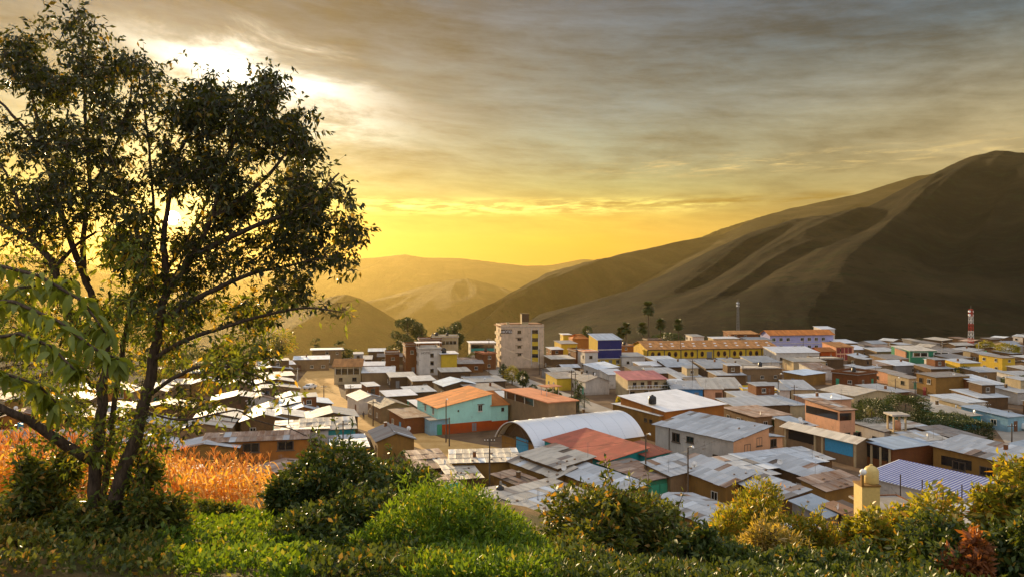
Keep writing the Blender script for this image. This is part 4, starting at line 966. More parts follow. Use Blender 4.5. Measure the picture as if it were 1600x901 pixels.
 T_(a=(1470,566,1500,1455), h=3.2, th=8, wall='white', roof='zinc', dl=.6, d=8),
 T_(a=(1455,575,1490,1440), h=3.2, th=8, wall='adobe', roof='tin', dl=.6, d=8),
 T_(a=(1530,580,1570,1515), h=3.2, th=8, wall='tan', roof='tin', dl=.6, d=8),
 T_(a=(1540,600,1572,1508), h=3.8, th=10, wall='brick', roof='zinc', dl=1.2, d=11, note='brick house with clean zinc roof near the right edge'),
 T_(a=(1528,620,1575,1515), h=3.0, th=10, wall='adobe', roof='zinc', dl=.8, d=8),
 T_(a=(1500,628,1540,1470), h=3.0, th=16, wall='white', roof='zinc', dl=.6, d=8),
 T_(a=(1530,638,1545,1490), h=3.0, th=16, wall='cream', roof='warm', dl=.6, d=10),
 T_(a=(1490,650,1532,1430), h=2.8, th=18, wall='teal', roof='warm', dl=.6, d=8),
 T_(a=(1480,640,1500,1440), h=2.8, th=18, wall='tan', roof='warm', dl=.6, d=7),
 T_(a=(1575,650,1600,1545), h=3.0, th=20, wall='sky', roof='blue', dl=.6, d=10),
 T_(a=(1590,612,1640,1570), h=3.0, th=12, wall='pale', roof='tin', dl=.6, d=9),
 T_(a=(1600,588,1640,1580), h=3.2, th=12, wall='white', roof='tin', dl=.6, d=9),
]
TOWN2 = []
rs = random.Random(12)
for e in TOWN:
    a = e['a']
    if a[0] < 520 and 'd' not in e and not e.get('note','').startswith(('two storey cream','orange walled')):
        Y_ = F*(CAMZ-e['h'])/(a[1]-450); Wm = (a[2]-a[3])/F*Y_; k_ = max(1, round(Wm/9.0))
        for i in range(k_):
            e2 = dict(e); w_ = (a[2]-a[3])/k_; e2['a'] = (a[0], a[1]+rs.uniform(-3,3)*(i>0), a[3]+w_*(i+1)-1, a[3]+w_*i+1); e2['h'] = e['h']+rs.uniform(-.4,.5)
            if i < k_-1:
                e2.pop('note', None); e2['wall'] = rs.choice(['adobe','tan','ochre','cream','brown','orange','white']); e2['roof'] = rs.choice(['tin','warm','zinc','rust','dull','tin'])
            e2['d'] = rs.uniform(6,9); TOWN2.append(e2)
    else: TOWN2.append(e)
for e in TOWN2:
    e = dict(e); a = e.pop('a')
    if 'd' in e and a[0] >= 520: H(a[0], a[1], a[2], **e)
    else: H(a[0], a[1], a[2], a[3], **e)
# building with a deep blue gate under an open roof (middle right)
h = H(1338,690, 1362, 1224, h=3.9, th=24, wall='tan', roof='warm', kind='gy', rise=.6, over=.5, win=None, sheets=False, label='open fronted tan building with deep blue gate and sun-tinted roof', group=None)
b = MB(); b.box(-.05,0,h.d*.04,h.d*.40,1.5,3.7); h.part('gate', b, 'door_blue'); b = MB(); b.box(-.05,0,h.d*.55,h.d*.92,1.9,3.6); h.part('opening', b, 'glass')
for u in (0,.42,.52,.95): b = MB(); b.box(-.2,.0-.001,h.d*u,h.d*u+.35,0,3.85); h.part('column', b, 'cream')
# blue and white striped roof
h = H(1503,779, w=8.5, xl=1346, h=3.0, th=30, wall='white', roof='white', kind='shed', dr=1.0, dl=0, over=.3, win=None, sheets=False, label='low building with long blue and white striped roof behind the shrubs', group=None)
plain('stripe_blue', (.13,.14,.36), .4); STR = h; nst = 30
for i in range(nst):
    y0 = -.3+(h.d+.6)*i/nst; y1 = y0+(h.d+.6)/nst*.42; k_ = 1.0/h.w
    b = MB(); b.slab([(-.3,y0,3.0-.3*k_+.09),(h.w+.3,y0,3.0+(h.w+.3)*k_+.09),(h.w+.3,y1,3.0+(h.w+.3)*k_+.09),(-.3,y1,3.0-.3*k_+.09)], .05); b.obj('stripe', MC['stripe_blue'], h.root)

def byname(t): return [q for q in HOUSES if q.note and q.note.startswith(t)][0]
q = byname('peach three level'); b = MB(); b.box(-.06,.02,.5,q.d-.3,4.6,6.0); q.part('loft_opening', b, 'glass'); b = MB(); b.box(-.02,q.w*.75,-.06,.02,4.6,5.9); q.part('loft_opening', b, 'glass')
b = MB(); b.box(-.07,.02,q.d*.25,q.d*.6,.6,2.4); q.part('opening', b, 'glass')
for v in (.32,.45): b = MB(); b.box(-.2,-.08,q.d*v,q.d*v+.15,.2,2.6); q.part('post', b, 'white')
q = byname('open shed with slate'); b = MB(); b.box(-.05,.02,.3,q.d-.3,1.5,3.5); q.part('opening', b, 'glass')
for v in (.05,.35,.65,.93): b = MB(); b.box(-.25,-.06,q.d*v,q.d*v+.28,0,3.45); q.part('column', b, 'cream')
q = byname('broad pale roof'); b = MB(); b.box(-.05,.02,q.d*.55,q.d*.9,1.2,2.6); q.part('opening', b, 'glass')
q = byname('white building with teal'); b = MB(); b.box(.3,q.w-.3,-.08,.02,3.2,5.9); q.part('window_band', b, 'glass'); b = MB(); b.box(.3,q.w-.3,-.14,-.09,3.2,4.4); q.part('teal_panel', b, 'teal')
q = byname('cream block with a long'); b = MB(); b.box(.6,q.w-.6,-.08,.02,7.6,8.8); wb = q.part('window_band', b, 'glass')
for i in range(7): x = .6+(q.w-1.2)*i/6; MB().box(x-.06,x+.06,-.12,-.09,7.6,8.8).obj('mullion', MC['frame'], wb)
q = byname('orange two storey arcade')
for i in range(4):
    for f in (0,1): b = MB(); x = .5+(q.w-1)*i/4; b.box(x,x+(q.w-1)/4-.4,-.06,.02,.3+f*2.7,2.4+f*2.7); q.part('arcade_opening', b, 'door_red')
q = byname('two storey cream house with brown'); b = MB(); b.box(.4,q.w-.4,-.07,.02,3.0,4.6); q.part('veranda_opening', b, 'glass')
for i in range(5): x = .4+(q.w-.8)*i/4; b = MB(); b.box(x-.06,x+.06,-.2,-.08,2.8,5.2); q.part('veranda_post', b, 'frame')
# ------------------------------------------------------------------ houses filling the blocks between
def hull(pts):
    pts = sorted(set((round(a,2), round(b,2)) for a, b in pts))
    def half(ps):
        o = []
        for p in ps:
            while len(o) > 1 and (o[-1][0]-o[-2][0])*(p[1]-o[-2][1])-(o[-1][1]-o[-2][1])*(p[0]-o[-2][0]) <= 0: o.pop()
            o.append(p)
        return o[:-1]
    return half(pts)+half(pts[::-1])
def proj(x, y, z): return (800+x/y*F, 450+(CAMZ-z)/y*F)
ZB = np.full((230, 900), 1e9)                # 2-pixel cells of the picture, rows from y=440, nearest building distance
def hullmask(foot):
    n, vr, vl, w, d, h = foot; pts = []
    for a in (0, w):
        for b in (0, d):
            p = n+vr*a+vl*b
            if p.y < 5: return None
            pts += [proj(p.x, p.y, 0), proj(p.x, p.y, h)]
    hl = hull(pts); xs_ = [p[0] for p in hl]; ys_ = [p[1] for p in hl]
    x0, x1 = int(max(0, min(xs_)/2+50)), int(min(899, max(xs_)/2+51)); y0, y1 = int(max(0, (min(ys_)-440)/2)), int(min(229, (max(ys_)-440)/2+1))
    if x1 <= x0 or y1 <= y0: return None
    X, Y = np.meshgrid((np.arange(x0, x1)-50+.5)*2, np.arange(y0, y1)*2+441.0); M = np.ones(X.shape, bool)
    for i in range(len(hl)):
        a, b = hl[i], hl[(i+1)%len(hl)]
        M &= ((b[0]-a[0])*(Y-a[1])-(b[1]-a[1])*(X-a[0])) >= 0
    return (slice(y0,y1), slice(x0,x1)), M
for f in FOOT:
    r = hullmask(f)
    if r: sl, M = r; Z = ZB[sl]; Z[M & (Z > f[0].y)] = f[0].y
def inpoly(x, y, poly):
    c = False; j = len(poly)-1
    for i in range(len(poly)):
        if (poly[i].y > y) != (poly[j].y > y) and x < (poly[j].x-poly[i].x)*(y-poly[i].y)/(poly[j].y-poly[i].y)+poly[i].x: c = not c
        j = i
    return c
RP = [[G(*p) for p in r] for r in ROADS]
KEEP = [[G(*p) for p in r] for r in (
  [(640,700),(700,720),(800,730),(838,722),(835,690),(790,672),(690,680)],
  [(1330,672),(1560,690),(1540,655),(1440,645),(1340,650)],         # hedge and big dark trees
  [(885,640),(975,652),(965,612),(880,605)],                          # little square with palms
  [(780,585),(845,612),(850,590),(800,575)],
  [(1120,668),(1190,672),(1200,640),(1130,632)])]
def overlaps(n, vr, vl, w, d):
    for (n2, vr2, vl2, w2, d2, _) in FOOT:
        if (n2-n).length > 60: continue
        for (A, a1, a2, aw, ad, B, b1, b2, bw, bd) in ((n,vr,vl,w,d,n2,vr2,vl2,w2,d2), (n2,vr2,vl2,w2,d2,n,vr,vl,w,d)):
            for i in range(5):
                for j in range(5):
                    q = A+a1*aw*i/4+a2*ad*j/4-B; u = q.dot(b1); v = q.dot(b2)
                    if -.3 < u < bw+.3 and -.3 < v < bd+.3: return True
    return False
PROT = np.zeros(ZB.shape, bool)              # roads stay in view
YY, XX = np.meshgrid(np.arange(230)*2+441.0, (np.arange(900)-50+.5)*2, indexing='ij')
for r_ in ROADS:
    c_ = np.zeros(XX.shape, bool); j = len(r_)-1
    for i in range(len(r_)):
        (xi, yi), (xj, yj) = r_[i], r_[j]; c_ ^= ((yi > YY) != (yj > YY)) & (XX < (xj-xi)*(YY-yi)/((yj-yi) or 1e-9)+xi); j = i
    PROT |= c_
ri = random.Random(5)
cands = []
yy = 74.0
while yy < 446:
    stp = 9.5 if yy < 180 else 12
    xx = -yy*.86-6
    while xx < yy*.80+8:
        cands.append((xx+ri.uniform(-2,2), yy+ri.uniform(-2,2))); xx += stp
    yy += stp*.8
cands.sort(key=lambda c: c[1]); NF = 0
for x, y in cands:
    th = 26 if (x < -.05*y and y < 240) else (12 if y > 230 else 20)
    if x > .45*y: th = 18
    th += ri.uniform(-4, 4)
    if y > 285+max(0,x)*.42: continue
    if x < -.30*y and y > 205: continue
    if x < -.44*y and y > 150: continue
    if x < 0 and y > 270: continue
    for k_ in range(3):
        w, d = ri.uniform(5.5, 10)*(.8**k_), ri.uniform(5.5, 10)*(.8**k_)
        vr = Vector((math.cos(R(th)), math.sin(R(th)))); vl = Vector((-vr.y, vr.x)); n = Vector((x, y))
        bad = False
        for i in range(4):
            for j in range(4):
                q = n+vr*w*i/3+vl*d*j/3
                if any(inpoly(q.x, q.y, r) for r in RP) or any(inpoly(q.x, q.y, r) for r in KEEP): bad = True; break
            if bad: break
        if not bad and not overlaps(n, vr, vl, w, d): break
    else: continue
    h = ri.uniform(2.5, 3.2)
    r = hullmask((n, vr, vl, w, d, h+.5))
    if r is None: continue
    sl, M = r; tot = M.sum()
    if tot < 8: continue
    Z = ZB[sl]; vis = (M & (Z > y)).sum()/tot; cov = (M & (Z > y) & (Z < 1e8)).sum()/tot
    if vis < .38 or cov > .30 or (M & PROT[sl]).sum()/tot > .06: continue
    wall = ri.choice(['adobe','adobe','tan','brown','adobe','cream','white','grey','brick','pale'])
    roof = ri.choice(['tin','tin','tin','zinc','dull','warm','rust','warm'])
    kind = ri.choice(['shed','shed','gx','gy','shed'])
    House(None, None, pos=(x, y), w=w, d=d, h=h, th=th, wall=wall, roof=roof, kind=kind, dr=ri.choice([0,0,.5]), dl=ri.uniform(.3,.9), rise=ri.uniform(.6,1.1), over=.3, sheets='auto')
    NF += 1
    Z[M & (Z > y)] = y
# ------------------------------------------------------------------ one label for each house
LM = [('the mint green corner house', TEALH), ('the barrel roofed hall', HALL), ('the pale hotel', HOTEL), ('the long yellow hall', LONG), ('the dark blue fronted building', BLUEB),
      ('the pink roofed house', PINK), ('the lilac school', LILAC), ('the peach gabled house', PEACH), ('the coral roofed building', CORAL), ('the striped roof', STR), ('the white roofed warehouse', OWARE)]
for q in HOUSES:
    if q.note:
        for nm in ('sunlit patched roof nearest', 'orange walled house', 'ochre two storey house', 'peach three level', 'blue row house', 'two storey cream house', 'brick house with clean', 'broad pale roof', 'orange two storey arcade', 'long cream house', 'flat grey concrete roof left', 'ochre house with two dark', 'yellow row house', 'white block', 'row house with gabled', 'green glass'):
            pass
EXTRA = {'orange walled house with two black':'the orange walled house behind the maize', 'peach three level':'the peach three level house', 'blue row house':'the blue row house', 'two storey cream house with brown':'the cream house atop the dirt road',
         'large sunlit patched':'the large sunlit patched roof', 'weathered gabled row':'the weathered row house on the dirt road', 'long cream house':'the long cream house', 'ochre two storey house on the right':'the ochre street corner house', 'brick house with clean':'the clean zinc roof at the right',
         'narrow white four storey':'the white four storey block', 'teal house with wide red':'the wide red roof', 'broad pale roof':'the broad pale roof at the right edge', 'two storey shop with green':'the green glass shop', 'flat grey concrete roof left':'the flat grey concrete roof',
         'ochre house with two dark windows':'the ochre two window house', 'bright bluish roof':'the bright bluish roof', 'white house with wide pale':'the white house beside the yellow hall', 'long yellow row':'the yellow row house'}
for q in HOUSES:
    if q.note:
        for k_, v_ in EXTRA.items():
            if q.note.startswith(k_): LM.append((v_, q))
def bearing(q, l):
    ql = (q.n.x+q.vr.x*q.w/2+q.vl.x*q.d/2, q.n.y+q.vr.y*q.w/2+q.vl.y*q.d/2); ll = (l.n.x+l.vr.x*l.w/2+l.vl.x*l.d/2, l.n.y+l.vr.y*l.w/2+l.vl.y*l.d/2)
    pa, pb = ql[0]/ql[1]*F, ll[0]/ll[1]*F; dx = pa-pb; dy = (ql[1]-ll[1]); sc = dy/ql[1]*F*.35
    if abs(dx) > abs(sc): return 'right of' if dx > 0 else 'left of'
    return 'behind' if dy > 0 else 'in front of'
def pdist(q, l): return math.hypot((q.n.x/q.n.y-l.n.x/l.n.y)*F, (q.py-l.py)*2.0)
seen = {}
todo = []
for q in HOUSES:
    if q.label: seen[q.label] = 1; continue
    if q.note:
        lb = q.note
        seen[lb] = 1; tag(q.root, lb); q.label = lb; continue
    todo.append(q)
groups = {}
for q in todo:
    l = sorted(LM, key=lambda t: pdist(q, t[1]))[0]
    st = '' if q.h < 4.6 else ('two storey ' if q.h < 7 else 'three storey ')
    base = f"{st}{WN[q.wall]} house with {RN[q.roofk]} roof"
    groups.setdefault((base, bearing(q, l[1]), l[0]), []).append(q)
ORD = ['nearest', 'second nearest', 'third nearest', 'fourth nearest', 'fifth nearest', 'sixth nearest', 'seventh nearest', 'eighth nearest', 'ninth nearest', 'tenth nearest', 'eleventh nearest', 'twelfth nearest']
for (base, br_, lm), qs in groups.items():
    if len(qs) == 1: tag(qs[0].root, f"{base}, {br_} {lm}"); continue
    qs.sort(key=lambda q: q.n.y)
    for i, q in enumerate(qs): tag(q.root, f"{ORD[min(i,11)]} to the viewer, {base}, {br_} {lm}")
# shorten over-long labels
for q in HOUSES:
    lb = q.root.get('label')
    if lb and len(lb.split()) > 16: q.root['label'] = ' '.join(lb.replace(' to the viewer,', '').replace('the ', '').replace(' at right', '').replace('two storey ', 'tall ').replace(' fronted', '').replace('on dirt road','').split()[:16])
# ------------------------------------------------------------------ upper rooms, bars, tanks, yard walls
rc = random.Random(77)
def small_tank(loc, k, label):
    rt = empty('water_tank', loc); r = .55*k; hh = 1.25*k; tag(rt, label, 'water tank', 'roof water tanks')
    MB().tube([(0,0,0),(0,0,hh*.1),(0,0,hh*.8),(0,0,hh)], [r*.96,r,r*.96,r*.4], 12).obj('tank', MC['black_plastic'], rt, True)
    MB().tube([(0,0,hh*.98),(0,0,hh*1.08)], r*.3, 8).obj('lid', MC['black_plastic'], rt)
nt = 0
for q in HOUSES:
    if q.dist > 300 or q in (TEALH, HALL, HOTEL, LONG, CORAL, PEACH, LILAC, BLUEB, OWARE, PINK, STR): continue
    lbl = q.root.get('label', '')
    if q.kind == 'flat':
        if q.roofk == 'slab':        # columns with bare bars waiting for the next floor
            for x in (.15, q.w-.35):
                for y in (.15, q.d-.35):
                    b = MB(); b.box(x,x+.22,y,y+.22,q.h+.15,q.h+.15+rc.uniform(.4,1.0)); c_ = b.obj('column_stub', MC['grey'], q.root)
                    b = MB()
                    for u, v in ((.04,.04),(.18,.04),(.04,.18),(.18,.18)): b.tube([(x+u,y+v,q.h+.3),(x+u+rc.uniform(-.08,.08),y+v,q.h+.3+rc.uniform(1.0,1.6))], .014, 3)
                    b.obj('rebar', MC['frame_dark'], c_)
        if rc.random() < .5: small_tank(tuple(q.world(q.w*.6, q.d*.6, q.h+.16)), rc.uniform(.8,1.1), 'black tank on the roof of the '+' '.join(lbl.replace('the ','').split()[:9])); nt += 1
    else:
        r = rc.random()
        if r < .10 and q.h < 4 and q.w > 6 and q.d > 6 and q.dist > 118:     # a smaller upper room
            w2, d2 = q.w*.45, q.d*.5; b = MB(); z1 = q.h+2.4; x0, y0 = q.w*.5, q.d*.4; b.box(x0,x0+w2,y0,y0+d2,q.h*.6,z1); u_ = b.obj('upper_room', MC[rc.choice(['brick','adobe','cream','grey'])], q.root)
            b = MB(); b.slab([(x0-.3,y0-.3,z1+.05),(x0+w2+.3,y0-.3,z1+.05),(x0+w2+.3,y0+d2+.3,z1+.4),(x0-.3,y0+d2+.3,z1+.4)], .07); b.obj('upper_roof', MC['r_tin'], u_)
            q.window('R', x0+w2*.3, z1-1.6, 1.0, 1.0).location.y = y0-.005
        if rc.random() < .22:
            b = MB(); x, y = q.w*rc.uniform(.2,.8), q.d*rc.uniform(.3,.8); z = q.zt(x,y); b.box(x,x+.45,y,y+.45,z-.3,z+.85); ch = b.obj('chimney', MC[rc.choice(['adobe','brick'])], q.root); MB().box(x-.06,x+.51,y-.06,y+.51,z+.85,z+.93).obj('chimney_cap', MC['r_slab'], ch)
        if rc.random() < .18 and q.dist < 200:
            x, y = q.w*rc.uniform(.1,.9), .2; z = q.zt(x,y); b = MB(); b.tube([(x,y,z),(x,y,z+2.2)], .025, 4)
            for k_ in range(5): b.tube([(x-.35,y,z+1.5+.14*k_),(x+.35,y,z+1.5+.14*k_)], .012, 3)
            b.obj('aerial', MC['steel'], q.root)
    if rc.random() < .30 and q.dist < 230 and q.ground:
        rt_ = q.root; dsh = empty('satellite_dish', q.world(q.w*rc.uniform(.1,.9), .3, q.zt(q.w*.5,.3)+.1), rc.uniform(0,6)); 
        b = MB(); n_ = 12; b.v = [(0,0,.55)]+[(math.cos(6.283*i/n_)*.38, -.12, .55+math.sin(6.283*i/n_)*.38) for i in range(n_)]; b.f = [(0,i+1,(i+1)%n_+1) for i in range(n_)]; b.obj('dish', MC['white_paint'], dsh)
        MB().tube([(0,.02,-.1),(0,.02,.5)], .03, 5).obj('mount', MC['steel'], dsh)
        tag(dsh, 'white dish on the roof edge of the '+' '.join(lbl.replace('the ','').split()[:8]), 'satellite dish', 'satellite dishes')
# adobe yard walls in the gaps
nw = 0
for q in list(HOUSES):
    if not q.ground or q.dist > 230 or rc.random() > .35: continue
    L_ = rc.uniform(4, 8); a = q.n+q.vr*(q.w+.1); e_ = a+q.vr*L_
    if any(inpoly(e_.x, e_.y, r) or inpoly(a.x, a.y, r) for r in RP) or overlaps(a, q.vr, q.vl, L_, .3): continue
    o = empty('yard_wall', (a.x, a.y, 0), q.th); MB().box(0,L_,0,.3,0,1.9).obj('wall', MC[rc.choice(['adobe','tan','brown'])], o); MB().box(0,L_,-.06,.36,1.9,2.0).obj('coping', MC['r_clay'], o)
    tag(o, 'low earthen yard wall right of the '+' '.join(q.root.get('label','').replace('the ','').split()[:9]), 'wall', 'yard walls'); nw += 1
# no two of these share a label
from collections import Counter
for cat_ in ('water tank','satellite dish','wall'):
    os_ = [o for o in COL.objects if o.get('category') == cat_]; ct = {}
    for o in os_: ct.setdefault(o['label'], []).append(o)
    for l_, g_ in ct.items():
        if len(g_) > 1:
            g_.sort(key=lambda o: o.location.x/o.location.y)
            for i, o in enumerate(g_): o['label'] = ' '.join((['leftmost','second','third','fourth','fifth','sixth','seventh','eighth','ninth'][min(i,8)]+' from the left, '+l_ if i else 'leftmost '+l_).split()[:16])
print('tanks', nt, 'walls', nw)
# ------------------------------------------------------------------ poles, wires, masts, cars, people
POLES = []
def pole(px, ty, h=8.0, lamp=False, arm=True, mat='pole_wood', label=None, by=None, r=.13):
    if by is not None: Y = F*CAMZ/(by-450); h = (by-ty)/F*Y
    else: Y = F*(CAMZ-h)/(ty-450)
    x = (px-800)/F*Y
    rt = empty('street_lamp' if lamp else 'utility_pole', (x, Y, 0)); MB().tube([(0,0,0),(0,0,h)], [r, r*.65], 8).obj('pole', MC[mat], rt)
    if arm:
        MB().box(-.75,.75,-.05,.05,h-.55,h-.43).obj('crossarm', MC['pole_wood'], rt)
        for q in (-.65,-.25,.25,.65): MB().tube([(q,0,h-.43),(q,0,h-.28)], .05, 6).obj('insulator', MC['white_paint'], rt)
    if lamp:
        MB().tube([(0,0,h-.3),(.1,-.3,h+.15),(.25,-1.0,h+.35)], .04, 6).obj('arm', MC['steel'], rt)
        MB().tube([(.25,-.95,h+.33),(.30,-1.2,h+.36),(.36,-1.55,h+.30)], [.08,.16,.07], 8).obj('lamp_head', MC['white_paint'], rt)
    tag(rt, label, 'street lamp' if lamp else 'utility pole', 'street lamps' if lamp else 'utility poles'); POLES.append((rt, x, Y, h)); return rt
pole(765,682, label='tall dark wooden pole before the barrel roofed hall')
pole(1009,678, lamp=True, arm=False, label='lamp post standing by the wide red roof')
pole(1075,698, lamp=True, arm=False, label='lamp post in the roofs below the peach gabled house')
pole(697,624, lamp=True, arm=False, label='lamp post against the mint green corner house', by=690)
pole(702,651, arm=False, label='short dark pole in the street before the mint green house', by=696)
pole(536,656, label='dark pole behind the bush left of the gabled teal walled house')
pole(583,624, by=664, label='dark pole beside the walking person on the dirt road')
pole(506,600, by=631, label='pole standing in the middle of the dirt road')
pole(451,634, h=7, label='short pole among the roofs left of the dirt road')
pole(465,573, by=604, mat='pole_concrete', label='pale concrete pole at the left edge of the dirt road')
pole(415,597, h=6, label='leftmost thin pole among the left roofs')
pole(893,577, by=642, label='tall dark pole rising beside the big palm bush')
pole(899,580, by=640, label='right one of the two tall poles by the palm bush')
pole(913,612, by=640, arm=False, label='short pole in the square right of the coral roof')
pole(1082,560, by=617, label='pole before the blue row house')
pole(1216,584, by=628, lamp=True, arm=False, label='lamp post before the yellow row house')
pole(1241,600, by=640, label='pole between the yellow row house and the long cream house')
pole(1399,590, by=624, lamp=True, arm=False, label='lamp post on the right hand street, left one')
pole(1430,593, by=628, arm=True, label='pole on the right hand street before the ochre corner house')
pole(1543,628, by=662, label='pole at the bend of the rightmost street')
pole(1581,660, by=706, label='dark pole nearest in the rightmost street')
pole(1576,640, by=668, arm=False, label='small pole with a box by the white parked cars')
pole(1472,533, by=565, mat='pole_concrete', arm=False, label='pale pole left of the red and white mast')
pole(1529,534, by=562, mat='pole_concrete', arm=False, label='pale pole right of the red and white mast')
pole(764,527, by=587, label='pole left of the hotel in the street')
pole(843,544, by=585, label='pole before the right end of the hotel')
pole(1063,530, by=562, arm=False, label='pole before the long yellow hall')
pole(1255,526, by=558, arm=False, label='pole before the lilac school')
pole(548,600, by=625, h=6, label='pole at the start of the row houses on the dirt road')
pole(616,548, by=577, label='pole left of the white four storey block')
def wire(a, b, label, da=.35, db=.35, sag=1.2):
    pa = Vector((POLES[a][1], POLES[a][2], POLES[a][3]-da)); pb = Vector((POLES[b][1], POLES[b][2], POLES[b][3]-db))
    pts = [pa.lerp(pb, i/12)-Vector((0,0,sag*4*(i/12)*(1-i/12))) for i in range(13)]
    o = MB().tube(pts, .012, 4).obj('overhead_wire', MC['wire']); tag(o, label, 'wire', 'overhead wires')
wire(1, 2, 'wire between the two lamp posts by the wide red roof')
wire(6, 7, 'wire along the dirt road up to the pole in its middle')
wire(7, 9, 'wire from the middle of the dirt road to the concrete pole')
wire(0, 1, 'wire from the tall pole before the hall to the lamp post')
wire(3, 6, 'wire from the mint green house lamp to the person\'s pole')
wire(11, 14, 'wire from the palm bush pole to the blue row house')
wire(14, 15, 'wire over the row houses to the yellow one')
wire(15, 17, 'wire over the long cream house')
wire(17, 18, 'wire over the right hand street corner')
wire(24, 11, 'wire from the hotel street to the palm bush pole')
for a_, b_, lb_ in ((5,6,'wire crossing the street toward the person on the dirt road'), (8,9,'wire over the left roofs to the concrete pole'), (10,8,'wire between the two short poles in the left roofs'), (12,11,'short wire between the twin poles by the palm bush'),
                   (17,16,'wire from the long cream house toward the yellow row house'), (18,19,'wire down the right hand side streets'), (19,21,'wire to the small pole by the white cars'), (2,16,'long sagging wire over the roofs of the middle right'), (28,7,'wire from the row houses to the dirt road pole'),
                   (29,28,'wire along the top of the row houses'), (26,27,'wire along the long yellow hall toward the school'), (25,24,'wire along the foot of the hotel'), (20,19,'wire along the rightmost street')):
    wire(a_, b_, lb_, .5, .5, 1.6)
# lattice masts
def mast(px, ty, by, Y, wbot, wtop, bands, label):
    x = (px-800)/F*Y; h = (by-ty)/F*Y; z0 = CAMZ-(by-450)/F*Y
    rt = empty('radio_mast', (x, Y, z0)); n = 14
    for i in range(n):
        b = MB(); z1, z2 = h*i/n, h*(i+1)/n
        def c(z, k_):
            hw = (wbot+(wtop-wbot)*z/h)/2; sx = (-1,1,1,-1)[k_%4]; sy = (-1,-1,1,1)[k_%4]; return (sx*hw, sy*hw, z)
        for k_ in range(4):
            b.tube([c(z1,k_), c(z2,k_)], .09, 4, False); b.tube([c(z1,k_), c(z2,k_+1)], .05, 4, False); b.tube([c(z2,k_), c(z2,k_+1)], .05, 4, False)
        b.obj('section', MC['steel_red' if (i//2) % 2 == bands else 'steel_white'] if bands >= 0 else MC['steel'], rt)
    for k_, zz in enumerate((.97, .90)):
        MB().tube([(wtop*.8,-.2,h*zz-.9),(wtop*.8,-.2,h*zz)], .2, 8).obj('antenna', MC['white_paint'], rt)
        MB().tube([(-wtop,-.5,h*zz-.3),(-wtop,-.9,h*zz-.3)], [.5,.55], 10).obj('dish', MC['white_paint'], rt)
    MB().tube([(0,0,h),(0,0,h+1.5)], .05, 5).obj('rod', MC['steel'], rt)
    tag(rt, label, 'radio mast', 'lattice masts'); return rt
mast(1517, 482, 562, 330, 1.9, 1.1, 0, 'red and white lattice mast at the right edge of town')
mast(1153, 470, 530, 430, 1.6, .7, -1, 'thin grey lattice mast rising behind the long yellow hall')
# cars
def car(loc, rz, body, label, pick=False):
    rt = empty('parked_car', (*loc, .03), rz); L, W_ = 4.2, 1.7
    prof = [(-2.1,.45),(-2.1,.85),(-1.95,1.0),(-1.1,1.08),(-.55,1.48),(.95,1.5),(1.65,1.1),(2.1,.98),(2.12,.45)]
    b = MB(); n = len(prof)
    for s_ in (-1, 1): b.v += [(x, s_*W_/2*(1 if z < 1.1 else .86), z) for x, z in prof]
    b.f = [tuple(range(n)), tuple(range(2*n-1,n-1,-1))]+[(i,i+n,(i+1)%n+n,(i+1)%n) for i in range(n)]; bo = b.obj('body', MC[body], rt)
    MB().add([(-1.12,-.7,1.11),(-1.12,.7,1.11),(-.62,.62,1.44),(-.62,-.62,1.44)], [(0,1,2,3)]).obj('windscreen', MC['glass'], rt)
    MB().add([(1.60,.7,1.14),(1.60,-.7,1.14),(1.02,-.62,1.47),(1.02,.62,1.47)], [(0,1,2,3)]).obj('rear_window', MC['glass'], rt)
    for s_ in (-1, 1):
        MB().add([(-.85,s_*.80,1.12),(-.5,s_*.745,1.42),(.9,s_*.745,1.43),(1.3,s_*.80,1.12)], [(0,1,2,3)]).obj('side_window', MC['glass'], rt)
        for x in (-1.3, 1.3):
            w_ = MB().tube([(x,s_*.68,.33),(x,s_*.90,.33)], .33, 14).obj('wheel', MC['rubber'], rt); MB().tube([(x,s_*.90,.33),(x,s_*.915,.33)], .18, 10).obj('rim', MC['steel'], w_)
        MB().box(-2.14,-2.08,s_*.68-.15,s_*.68+.15,.68,.84).obj('headlight', MC['headlight'], rt)
    tag(rt, label, 'car', 'parked cars'); return rt
g = G(484,607); car((g.x, g.y), R(70), 'white_paint', 'white car parked at the left edge of the dirt road')
for i, (px, py, lb) in enumerate(((1589,664,'white car parked in the rightmost street, nearer the left one'), (1575,655,'white car parked farther up the rightmost street'), (1604,672,'white car cut by the right edge of the photo'))):
    g = G(px, py); car((g.x, g.y), R(-58), 'white_paint', lb)
